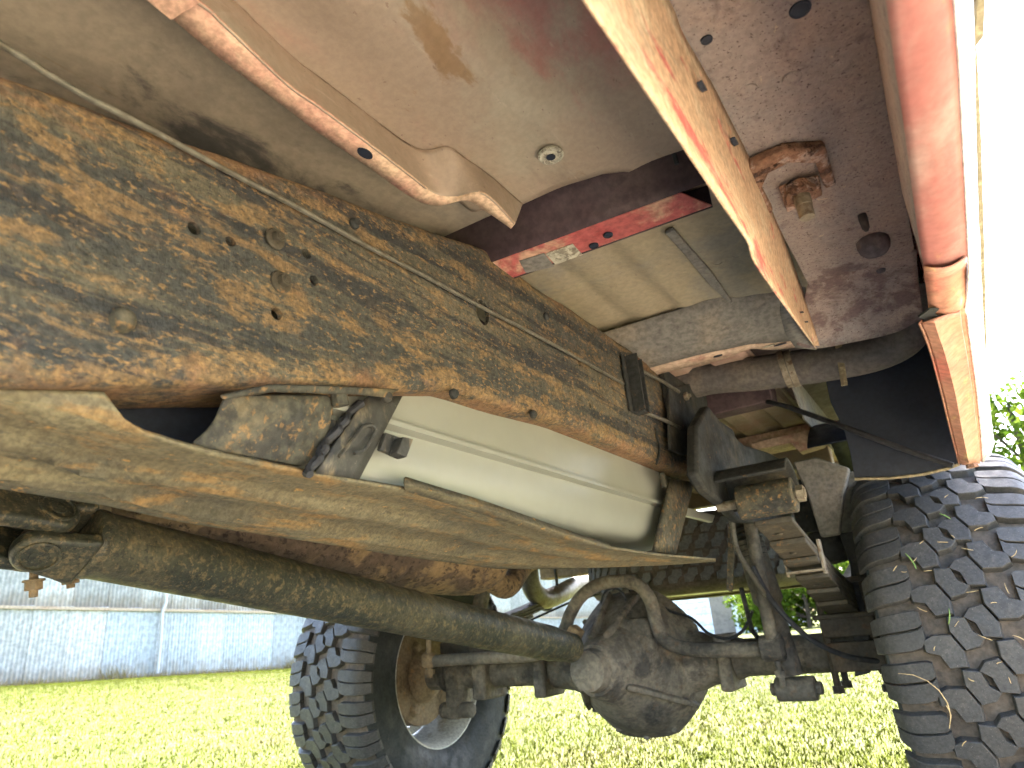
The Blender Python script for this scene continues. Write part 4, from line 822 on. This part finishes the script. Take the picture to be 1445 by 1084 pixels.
c0 = P(574, 240, Z=.468); mb = MB(); mb.tube([c0+Vector((.002*math.sin(a), .010*math.cos(a), .009*math.sin(a))) for a in np.linspace(-.4, 2.2, 10)], .0009, 6); mb.build('rib_press_mark', M['cross'], rib)
# inner floor inboard of the rib, above the rail
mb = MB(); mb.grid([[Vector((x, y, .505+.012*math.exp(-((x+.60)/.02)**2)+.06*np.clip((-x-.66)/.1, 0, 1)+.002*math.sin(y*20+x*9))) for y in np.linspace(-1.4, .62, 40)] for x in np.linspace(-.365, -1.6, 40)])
o_ = mb.build('inner_floor', M['floor_in'], truck, solid=.0025, offset=1); set_attr(o_, 'inboard_dark', lambda x, y, z: np.clip((-x-.43)/.10, 0, 1)*np.clip((y-.05)/.25, 0, 1))  # black mottling grows inboard and rearward
# crossmember behind the front floor
yb0 = P(722, 360, Z=.468).y; yb1 = P(737, 386, Z=.468).y
a, b, c_, d_ = P(722, 360, Z=.468), P(961, 273, Z=.468), P(1005, 291, Z=.468), P(742, 387, Z=.468)
ext = (a-b).normalized()
a2, d2_ = a+ext*.09, d_+ext*.09
mb = MB(); mb.prism([a2, b, c_, d2_], (0, 0, .0025)); xm = mb.build('floor_crossmember', M['cross_red'], truck, bevel=.001); tag(xm, 'red floor crossmember with two plugged holes and a scuffed decal')
mb = MB(); mb.grid([[p+Vector((0, -.075*t, .105*t)) for p in (a2, a2.lerp(b, .5), b+Vector((.04, .0, 0)))] for t in (0, .1, .5, 1)]); mb.build('crossmember_face', M['cross'], xm, solid=.003)
mb = MB(); mb.grid([[p+Vector((0, .0, .06*t)) for p in (d2_, c_)] for t in (0, 1)]); mb.build('crossmember_face', M['cross'], xm, solid=.003)
dv = [P(x, y, Z=.4675) for x, y in ((770, 358), (808, 344), (822, 359), (784, 373))]; MB().prism(dv, (0, 0, -.0008)).build('decal', M['tagpaper'], xm)
dv = [P(x, y, Z=.4675) for x, y in ((733, 368), (768, 357), (782, 376), (742, 385))]; MB().prism(dv, (0, 0, -.0006)).build('decal', M['greyface'], xm)
for q in ((838, 346), (858, 331)):
    c0 = P(*q, Z=.4675); MB().lathe([(0, .0062), (.002, .0062), (.0022, .005), (.001, .0045), (.001, .0003)], c0, (0, 0, -1), n=20).build('hole_disc', M['liner'], xm)
# rear floor section with ribs
def f2z(x, y):
    z = .535
    for xr, w in ((-.40, .012), (-.31, .012), (-.215, .010)): z -= .006/(1+math.exp(-(x-xr)/.004)) - .003
    return z+.0015*math.sin(y*37+x*20)+.001*math.sin(x*90)
mb = MB(); mb.grid([[Vector((x, y, f2z(x, y))) for y in np.linspace(.66, 1.20, 30)] for x in np.linspace(-.62, -.07, 70)]); f2 = mb.build('floor_panel', M['floor_back'], truck, solid=.0025, offset=1)
p = [P(*q, Z=.528) for q in ((938, 325), (965, 355), (995, 392), (1028, 425))]; p2 = [P(*q, Z=.528) for q in ((950, 320), (978, 352), (1003, 380), (1032, 422))]
mb = MB(); mb.prism(p+p2[::-1], (0, 0, -.006)); mb.build('floor_seam', M['greyface'], f2, bevel=.001)
c0 = P(1013, 369, Z=.530); MB().lathe([(0, .012), (.002, .011), (.003, .006), (.001, .0045), (.001, .0004)], c0, (0, 0, -1), n=24).build('drain_plug', M['floor_back'], f2)
# second crossmember: face and bent flange with slot
t0 = [P(x, y, Z=.530) for x, y in ((800, 486), (862, 467), (940, 443), (1003, 423), (1060, 414), (1105, 404), (1135, 398))]
l0 = [P(x, y, Z=.478) for x, y in ((880, 530), (940, 513), (990, 500), (1030, 492), (1058, 486), (1090, 484), (1150, 478))]
l1 = [P(x, y, Z=.476) for x, y in ((885, 540), (943, 524), (995, 512), (1030, 503), (1058, 492), (1092, 493), (1150, 486))]
mb = MB(); mb.grid([[a.lerp(b, t)+Vector((0, 0, -.004*math.sin(math.pi*t))) for a, b in zip(dens(t0), dens(l0))] for t in np.linspace(0, 1, 6)]); xm2 = mb.build('rear_floor_crossmember', M['greyface'], truck, solid=.003, offset=1)
mb = MB(); mb.grid([[a.lerp(b, t) for a, b in zip(dens(l0), dens(l1))] for t in (0, .5, 1)]); mb.build('crossmember_lip', M['lipface'], xm2, solid=.003, offset=0)
c0 = P(1013, 502, Z=.4755); MB().prism([c0+Vector((.009*math.cos(a), .004*math.sin(a), 0)) for a in [2*math.pi*k/14 for k in range(14)]], (0, 0, -.0015)).build('hole_disc', M['liner'], xm2)
mb = MB(); c0 = P(1085, 488, Z=.4745); mb.prism([c0+Vector((.011*math.cos(a), .0035*math.sin(a), 0)) for a in [2*math.pi*k/14 for k in range(14)]], (0, 0, -.0012)); mb.build('slot_ring', M['tagpaper'], xm2)
mb = MB(); c0 = P(1101, 486, Z=.4745); mb.prism([c0+Vector((.012*math.cos(a), .003*math.sin(a), 0)) for a in [2*math.pi*k/14 for k in range(14)]], (0, 0, -.0012)); mb.build('slot_plug', M['liner'], xm2)
# fuel filler hose
q = [P(930, 552, Y=1.44), P(1000, 534, Y=1.44), P(1060, 528, Y=1.44), P(1120, 520, Y=1.44), P(1180, 510, Y=1.43), P(1235, 497, Y=1.42), P(1275, 476, Y=1.40), P(1296, 440, Y=1.38), P(1300, 400, Y=1.36)]
hose = MB().tube(smooth_path(q, 6), .037, 22).build('filler_hose', M['hose'], truck)
for px_, py_, tl in ((1118, 520, .0), (1108, 521, 0)):
    c0 = P(px_, py_, Y=1.44); MB().lathe([(-.006, .038), (-.006, .0405), (.006, .0405), (.006, .038)], c0, (1, .05, .06), n=26).build('hose_clamp', M['bolt'], hose)
p = [P(x, y, Y=1.395) for x, y in ((1178, 488), (1188, 486), (1196, 543), (1187, 545))]; MB().prism(p, (0, .004, 0)).build('hose_strap', M['trim'], truck, bevel=.001)
# rear floor over the axle, ribbed, with cross sills
mb = MB(); mb.grid([[Vector((x, y, .515+.010*(1 if math.sin((x+.05)*2*math.pi/.115) > 0.2 else 0))) for y in np.linspace(1.21, 3.0, 6)] for x in np.linspace(-.26, -1.45, 120)]); mb.build('rear_floor', M['floor'], truck, solid=.002, offset=1)
for y, h, mt in ((1.62, .05, 'cross'), (2.12, .055, 'lipface'), (2.42, .07, 'floor'), (2.80, .08, 'floor_in')):
    mb = MB(); mb.loft([[(x, y-.035, .514), (x, y-.025, .514-h), (x, y+.03, .514-h), (x, y+.04, .514)] for x in (-1.45, -.27)]); mb.build('cross_sill', M[mt], truck, bevel=.004)
# wheelhouse: inner wall and arch
mb = MB(); arch = [(YA+.50*math.cos(a), axz+.50*math.sin(a)+.05) for a in np.linspace(R_(128), R_(20), 22)]
mb.prism([Vector((-.225, 1.66, .42)), Vector((-.225, 2.35, .42)), Vector((-.225, 2.35, .53)), Vector((-.225, 1.56, .53))], (.003, 0, 0)); wh = mb.build('wheelhouse', M['greyface'], truck)
rows = [[Vector((x, y, z)) for y, z in arch] for x in np.linspace(-.225, .07, 6)]; MB().grid(rows).build('wheelhouse_arch', M['liner'], wh, solid=.003)
# stepped bracket and chassis bits above the spring
p = [P(x, y, Y=2.0) for x, y in ((1060, 625), (1120, 612), (1165, 602), (1172, 612), (1160, 628), (1128, 638), (1115, 625), (1062, 636))]; MB().prism(p, (0, .05, 0)).build('sill_bracket', M['lipface'], truck, bevel=.002)
p = [P(x, y, Y=1.75) for x, y in ((1118, 652), (1140, 700), (1158, 758), (1184, 754), (1190, 700), (1198, 660), (1150, 645))]; MB().prism(p, (0, .03, 0)).build('spring_tower', M['greyface'], truck, bevel=.004)
p = [P(x, y, Y=1.80) for x, y in ((1170, 668), (1215, 664), (1218, 745), (1186, 752))]; MB().prism(p, (0, .03, 0)).build('tower_gusset', M['greyface'], truck, bevel=.003)
p = [P(x, y, Y=1.86) for x, y in ((1180, 742), (1222, 740), (1228, 950), (1206, 955), (1200, 800))]; MB().prism(p, (0, .02, 0)).build('backing_shield', M['rubber'], truck, bevel=.003)
# dark liner flap in front of the near tyre
outl = [(1164, 532), (1205, 515), (1255, 490), (1296, 452), (1308, 452), (1330, 540), (1354, 654), (1335, 662), (1300, 670), (1255, 675), (1206, 676), (1200, 640), (1190, 605), (1172, 568)]
mb = MB(); mb.prism([P(x, y, Y=1.470) for x, y in outl], (0, .004, 0)); lin = mb.build('wheel_liner', M['liner'], truck, bevel=.001); tag(lin, 'black wheel liner flap ahead of the near tyre')
p = [P(x, y, Y=1.468) for x, y in ((1206, 676), (1255, 675), (1300, 670), (1335, 662), (1354, 655))]; MB().tube(p, .0028, 6).build('liner_bead', M['trim'], lin)
q = [P(1083, 567, Y=1.56), P(1092, 569, Y=1.55), P(1120, 577, Y=1.53), P(1200, 606, Y=1.445), P(1270, 632, Y=1.43), P(1345, 657, Y=1.42)]; MB().tube(smooth_path(q, 4), .0055, 8).build('support_rod', M['rubber'], truck)

# --- sill: rocker panel, flange, pinch strip, outer skin
PZ = .425
def rk(px, py, z=PZ): return P(px, py, Z=z)
cutr = MB()
for q, r in (((1129, 13), .0075), ((997, 56), .0042)):
    c0 = rk(*q); cutr.prism([c0+Vector((r*math.cos(a), r*1.05*math.sin(a), -.03)) for a in [2*math.pi*k/16 for k in range(16)]], (0, 0, .06))
yr0 = P(1150, 400, Z=PZ).y
mb = MB(); rows = []
Yl = [-1.4, -.8, -.3]+list(np.linspace(0, yr0, 30))
for i in range(21):
    x = lerp(-.079, .052, i/20)
    rows.append([Vector((x, y, PZ+.0012*math.sin(y*31+x*60)+.0008*math.sin(x*150)+.006/(1+math.exp((y-.43-.5*(x+.03))/.004))*(1/(1+math.exp((x-.030)/.003))))) for y in Yl])
mb.grid(rows); rock = mb.build('rocker_panel', M['rocker'], truck, solid=.002, offset=1, cut=cutr.mesh(), angle=60); set_attr(rock, 'rusty', lambda x, y, z: np.clip((y-yr0+.10)/.12, 0, 1)); tag(rock, 'dusty purple grey rocker underside with body mount bolt')
MB().box((-.075, -1.4, PZ+.03), (.05, yr0, PZ+.034)).build('rocker_dark_backing', M['liner'], truck)  # black sheet stands in for the dark behind the panel's holes
for q in ((1015, 36), (1055, 128), (1118, 110), (1190, 92)):
    c0 = rk(*q); MB().lathe([(-.001, .0085), (.001, .008), (.0022, .005), (.003, .001)], c0, (0, 0, -1), n=16).build('weld_spot', M['rocker'], rock)
mb = MB(); mb.prism([P(x, y, Z=PZ-.0022) for x, y in ((920, -60), (948, 18), (970, 62), (997, 113), (1050, 94), (1110, 72), (1190, 55), (1232, 30), (1225, -60))], (0, 0, .0018)); dp = mb.build('doubler_plate', M['rocker'], rock, bevel=.0006); set_attr(dp, 'rusty', lambda x, y, z: .55)
for q, r in (((1129, 13), .0078), ((997, 56), .0045)):
    c0 = P(*q, Z=PZ-.0024); MB().lathe([(0, r*1.06), (.0012, r), (.0010, r*.85), (.0006, r*.8), (.0006, .0003)], c0, (0, 0, -1), n=18).build('hole_disc', M['liner'], rock)  # black discs stand in for the dark inside open holes
# turned-down rear end of the rocker
e0 = [Vector((x, yr0-.002, PZ+.0015)) for x in (-.079, -.062, -.025, .015, .055)]
e1 = [P(x, y, Z=PZ-.035) for x, y in ((1125, 487), (1152, 492), (1200, 484), (1262, 470), (1303, 449))]
mb = MB(); mb.grid([[a.lerp(b, t)+Vector((0, 0, .008*math.sin(math.pi*t))) for a, b in zip(dens(e0), dens(e1))] for t in np.linspace(0, 1, 7)]); o_ = mb.build('rocker_end', M['rocker'], rock, solid=.0025, offset=1); set_attr(o_, 'rusty', lambda x, y, z: 1)
p = [(1102, 420), (1100, 440), (1108, 470), (1122, 489), (1152, 492)]
mb = MB(); mb.grid([[P(x, y, Z=PZ-.03) for x, y in p], [P(x, y, Z=PZ-.03) for x, y in ((1108, 415), (1125, 430), (1135, 455), (1145, 478), (1152, 491))]]); mb.build('rocker_end_cap', M['greyface'], rock, solid=.0025)
# inner flange
fe = [(700, -190), (825, 0), (870, 66), (930, 155), (1000, 260), (1040, 318), (1057, 344), (1066, 372), (1110, 435), (1152, 492)]
ft = [(840, -190), (945, 0), (965, 48), (1003, 115), (1040, 190), (1062, 235), (1090, 300), (1110, 350), (1135, 420), (1156, 488)]
zfe = [.272, .272, .272, .272, .275, .278, .28, .283, .31, .385]; zft = [PZ+.002]*9+[.392]
Fe = dens([P(x, y, Z=z) for (x, y), z in zip(fe, zfe)]); Ft = dens([P(x, y, Z=z) for (x, y), z in zip(ft, zft)])
mb = MB(); mb.grid([[a.lerp(b, t)+Vector((-.004*math.sin(math.pi*t), 0, .004*math.sin(math.pi*t))) for a, b in zip(Fe, Ft)] for t in np.linspace(0, 1, 9)]); flg = mb.build('sill_flange', M['flange'], truck, solid=.002, offset=0); tag(flg, 'scraped yellow pink sill flange with red paint showing')
nF = len(Fe)
set_attr(flg, 'edge', lambda x, y, z: np.clip(1-abs(z-.30)/.035, 0, 1))
for fi, t in ((.33, .72), (.45, .80), (.905, .45), (.93, .45)):
    i = int(fi*nF); c0 = Fe[i].lerp(Ft[i], t); du = (Fe[i+1]-Fe[i]).normalized(); dv_ = (Ft[i]-Fe[i]).normalized(); nn = du.cross(dv_).normalized()
    if nn.x < 0: nn = -nn
    MB().prism([c0+nn*.0035+du*.007*math.cos(a)+dv_*.0032*math.sin(a) for a in [2*math.pi*k/14 for k in range(14)]], nn*-.004).build('flange_slot', M['liner'], flg)  # black ovals stand in for the dark of open slots
# body mount bracket with nut and stud
bz = PZ-.002
mb = MB(); mb.prism([P(x, y, Z=bz-.011) for x, y in ((1050, 240), (1108, 214), (1166, 211), (1181, 262), (1165, 268), (1160, 258), (1152, 232), (1112, 232), (1085, 246), (1075, 268), (1092, 300), (1076, 306), (1060, 280))], (0, 0, .012)); mnt = mb.build('body_mount', M['mount'], truck, bevel=.003); tag(mnt, 'crusty rusted body mount bracket with a hanging stud')
mb = MB(); mb.prism([P(x, y, Z=bz-.002) for x, y in ((1098, 262), (1155, 245), (1160, 272), (1110, 297))], (0, 0, -.004)); mb.build('mount_washer', M['mount'], mnt, bevel=.002)
c0 = P(1127, 262, Z=bz-.004); MB().hexnut(c0, (0, 0, -1), .017, .014).build('mount_nut', M['mount'], mnt, bevel=.002)
mb = MB(); mb.tube([c0, c0+Vector((0, .0, -.026)), c0+Vector((0, 0, -.0262)), c0+Vector((0, 0, -.040))], [.0085, .0085, .0080, .0076], 16); mb.build('mount_stud', M['bolt'], mnt, bevel=.0012)
# rubber plug and stub
c0 = P(1231, 340, Z=PZ); MB().lathe([(-.001, .0185), (.006, .0190), (.013, .0172), (.018, .013), (.0205, .007), (.021, .001)], c0, (0, 0, -1), n=36).build('rubber_plug', M['plug'], rock)
c0 = P(1216, 303, Z=PZ); MB().tube([c0, c0+Vector((0, .001, -.006)), c0+Vector((0, .003, -.017)), c0+Vector((0, .004, -.021))], [.0048, .0052, .0042, .0015], 12).build('trim_stud', M['rubber'], rock)
c0 = P(1243, 381, Z=PZ); MB().lathe([(0, .006), (.003, .005), (.004, .001)], c0, (0, 0, -1), n=12).build('trim_stud', M['plug'], rock)
c0 = P(1155, 368, Z=PZ); MB().lathe([(0, .006), (.002, .005), (.003, .002)], c0, (0, 0, -1), n=12).build('weld_spot', M['rocker'], rock)
# pinch strip (lower sill edge) with inner wall
sz = .272
sl_ = [(1205, -330), (1250, 0), (1263, 95), (1277, 190), (1290, 290), (1303, 378)]; sr_ = [(1325, -330), (1344, 0), (1351, 95), (1356, 190), (1361, 280), (1365, 362)]
SLs = dens([P(x, y, Z=sz) for x, y in sl_]); SRs = dens([P(x, y, Z=sz+.004) for x, y in sr_])
mb = MB(); mb.grid([[a.lerp(b, t)+Vector((0, 0, -.004*math.sin(math.pi*t))) for a, b in zip(SLs, SRs)] for t in np.linspace(0, 1, 7)]); pinch = mb.build('sill_edge', M['red'], truck, solid=.002, offset=1); tag(pinch, 'worn red lower sill edge')
mb = MB(); mb.grid([[a, Vector((a.x+.003, a.y, lerp(sz, PZ, .5))), Vector((a.x+.013, a.y, PZ+.012))] for a in SLs]); mb.build('sill_wall', M['rocker'], truck, solid=.002)
# sill joint piece
jl = [P(x, y, Z=.268) for x, y in ((1303, 379), (1306, 395), (1309, 425), (1311, 452))]; jr = [P(x, y, Z=.272) for x, y in ((1365, 363), (1366, 385), (1363, 420), (1360, 440))]
mb = MB(); mb.grid([[a.lerp(b, t)+Vector((0, 0, -.006*math.sin(math.pi*t)+(.004 if i == 1 else 0))) for i, (a, b) in enumerate(zip(jl, jr))] for t in np.linspace(0, 1, 6)]); mb.build('sill_joint', M['orange'], truck, solid=.002, offset=1, angle=20)
# lower quarter lip running back to the wheel opening
ql = [P(x, y, Z=z) for x, y, z in ((1298, 458, .262), (1306, 475, .26), (1316, 505, .257), (1330, 560, .25), (1342, 610, .235), (1354, 656, .215))]
qm = [P(x, y, Z=z) for x, y, z in ((1318, 452, .256), (1325, 475, .254), (1335, 505, .25), (1349, 560, .243), (1358, 610, .228), (1368, 657, .208))]
qr = [P(x, y, Z=z) for x, y, z in ((1362, 436, .270), (1366, 470, .268), (1371, 505, .264), (1378, 560, .256), (1383, 610, .243), (1386, 652, .222))]
ql, qm, qr = dens(ql), dens(qm), dens(qr)
mb = MB(); mb.grid([ql, [a.lerp(b, .12)+Vector((0, 0, .003)) for a, b in zip(ql, qm)], [a.lerp(b, .2) for a, b in zip(ql, qm)], qm, [a.lerp(b, .5) for a, b in zip(qm, qr)], [a.lerp(b, .8)+Vector((0, 0, -.002)) for a, b in zip(qm, qr)], [a.lerp(b, .86)+Vector((0, 0, .002)) for a, b in zip(qm, qr)], qr])
lip = mb.build('quarter_lip', M['orange'], truck, solid=.002, offset=1, angle=25); tag(lip, 'dusty orange red panel lip ahead of the near tyre')
c0 = P(1371, 655, Z=.205); MB().hexnut(c0, (0, 0, -1), .009, .006).build('lip_screw', M['mount'], lip)
mb = MB(); p = [P(x, y, Z=.262) for x, y in ((1296, 448), (1312, 437), (1325, 437), (1318, 444), (1328, 449), (1310, 452))]; mb.prism(p, (0, 0, .002)); mb.build('lip_tab', M['rail_dark'], lip)
# outer skin: white lower band, body side above, trim strip
ob = SRs[0:1]+SRs+jr+qr
o1 = [P(x, y, Z=.300) for x, y in ((1353, -330), (1371, 0), (1374, 95), (1376, 190), (1379, 290), (1381, 362), (1384, 480), (1388, 560), (1390, 655))]
o1 = dens(o1); oy = [p.y for p in o1]; ox = [p.x for p in o1]
rows = []
for p in SRs+jr[1:]+qr[1:]:
    x1 = interp(p.y, oy, ox); x1 = max(x1, p.x+.006)
    rows.append([p, Vector((lerp(p.x, x1, .55), p.y, lerp(p.z, p.z+.028, .35))), Vector((x1, p.y, p.z+.028)), Vector((x1+.003, p.y, p.z+.07)), Vector((x1+.002, p.y, p.z+.16))])
mb = MB(); mb.grid(rows); skin = mb.build('lower_band', M['white'], truck, solid=.0015, offset=1, angle=50); tag(skin, 'bright white lower body band catching daylight')
tr = [(1388, -200), (1389, 0), (1388, 50)]; 
mb = MB(); q0 = [P(x, y, Z=.335) for x, y in ((1376, -200), (1380, 0), (1374, 58), (1376, 66))]; q1 = [P(x, y, Z=.335) for x, y in ((1392, -200), (1391, 0), (1389, 52), (1378, 66))]
mb.prism(q0+q1[::-1], (.004, 0, .05)); mb.build('door_trim', M['trim'], truck, bevel=.002)
mb = MB(); q0 = [P(x, y, Z=.34) for x, y in ((1373, 70), (1377, 200), (1381, 350), (1384, 492))]; q1 = [P(x, y, Z=.34) for x, y in ((1380, 70), (1386, 200), (1390, 350), (1393, 494))]
mb.prism(q0+q1[::-1], (.004, 0, .05)); mb.build('door_trim', M['trim'], truck, bevel=.002)
# upper body: side panels, cab and bed (out of the frame, it shades the underside)
XB = .085
def side(x0, th):
    pts = [(-2.6, .42), (-1.0, .36), (0.0, .40), (1.35, .36)]+[(YA+.62*math.cos(a), axz+.62*math.sin(a)+.03) for a in np.linspace(R_(145), R_(35), 14)]+[(2.9, .30), (2.95, .34), (2.95, 1.34), (1.2, 1.36), (.8, 1.36), (-.6, 1.34), (-1.1, .95), (-2.6, .88)]
    mb = MB(); mb.prism([Vector((x0, y, z)) for y, z in pts], (th, 0, 0)); return mb
side(XB+.002, -.012).build('body_side', M['bodyred'], truck, bevel=.004); side(2*CXT-XB, .012).build('body_side', M['bodyred'], truck, bevel=.004)
mb = MB(); secs = []
for x in (2*CXT-XB+.012, XB-.012):
    secs.append([Vector((x, y, z)) for y, z in [(-2.6, .60), (2.94, .60), (2.94, 1.33), (.8, 1.35), (-.6, 1.33), (-1.1, .94), (-2.6, .87)]])
mb.loft(secs); mb.build('body_shell', M['bodyred'], truck)
MB().box((2*CXT-XB+.014, -2.55, .575), (XB-.014, 2.90, .590)).build('underbody_sheet', M['cross'], truck)
c0 = P(1386, 530, X=.105); MB().box((.085, c0.y-.05, c0.z-.02), (.098, c0.y+.05, c0.z+.02)).build('side_marker', M['bodyred'], truck, bevel=.003)
# far sill
mb = MB(); mb.box((2*CXT-.07, -1.4, .27), (2*CXT-.03, 1.35, .45)); mb.build('sill_edge', M['red'], truck, bevel=.006)

# ------------------------------------------------------------------ straw stuck to the near tyre
straw_m = layered('dry_straw', (0.46, 0.33, 0.16), [], rough=0.7, bump=0); blade_m = layered('green_blade', (0.16, 0.25, 0.05), [], rough=0.6, bump=0)
WC = Vector((-.012, YA, axz))
def stuck(px, py, ang, ln, mat, name, label, group, cat, bend=.15, w=.0012):
    # hit the tread cylinder
    d = (_rt*((px-W/2)/F)+_up*(-(py-H/2)/F)+_fw); rr = RT+HB+.002
    A2 = d.y**2+d.z**2; B2 = -2*(d.y*WC.y+d.z*WC.z); C2 = WC.y**2+WC.z**2-rr**2; disc = B2*B2-4*A2*C2
    if disc < 0: return
    t = (-B2-math.sqrt(disc))/(2*A2); h = d*t
    n = Vector((0, h.y-WC.y, h.z-WC.z)).normalized(); tu = Vector((1, 0, 0)); tv = n.cross(tu)
    r0 = rad(h.x-WC.x)+HB+.0012; h = Vector((h.x, WC.y, WC.z))+n*r0
    pts = []
    for i in range(7):
        s = (i/6-.5)*ln; a = ang+bend*(i/6-.5)
        q = h+(tu*math.cos(a)+tv*math.sin(a))*s; nn = Vector((0, q.y-WC.y, q.z-WC.z)).normalized(); q = Vector((q.x, WC.y, WC.z))+nn*(r0+.0008)
        pts.append(q)
    o = MB().tube(pts, [w*.6, w, w, w, w*.9, w*.7, w*.4], 5).build(name, mat); tag(o, label, cat, group)
stuck(1325, 975, 2.1, .13, straw_m, 'straw', 'long curved dry straw hanging down the near tyre tread', 'straw on the near tyre', 'straw', 1.1, .0011)
spots = [(1262, 800), (1275, 806), (1290, 790), (1309, 805), (1330, 765), (1345, 757), (1365, 775), (1380, 745), (1300, 765), (1402, 850), (1372, 835), (1350, 880), (1390, 900), (1410, 935), (1370, 960), (1425, 960), (1340, 1005), (1360, 1050), (1420, 830), (1440, 900), (1300, 860), (1318, 915), (1432, 780), (1385, 700), (1335, 700)]
for i, (x, y) in enumerate(spots):
    stuck(x, y, random.uniform(0, 3.1), random.uniform(.008, .022), straw_m, 'straw', 'short dry straw bit %s on the near tyre, %s' % ('on the inner lugs' if x < 1310 else 'between the middle blocks' if x < 1390 else 'on the outer lugs', 'high up' if y < 770 else 'at mid height' if y < 890 else 'low down'), 'straw on the near tyre', 'straw', random.uniform(-.5, .5), random.uniform(.0006, .0010))
stuck(1286, 790, 1.9, .036, blade_m, 'grass_blade', 'green grass blade lying on the inner edge of the near tyre tread', 'green blades on the near tyre', 'grass blade', .2, .0016)
stuck(1334, 728, 2.3, .022, blade_m, 'grass_blade', 'short green grass blade near the top of the near tyre tread', 'green blades on the near tyre', 'grass blade', .2, .0014)
stuck(1340, 870, 1.3, .028, blade_m, 'grass_blade', 'green grass blade in the middle of the near tyre tread', 'green blades on the near tyre', 'grass blade', .2, .0013)
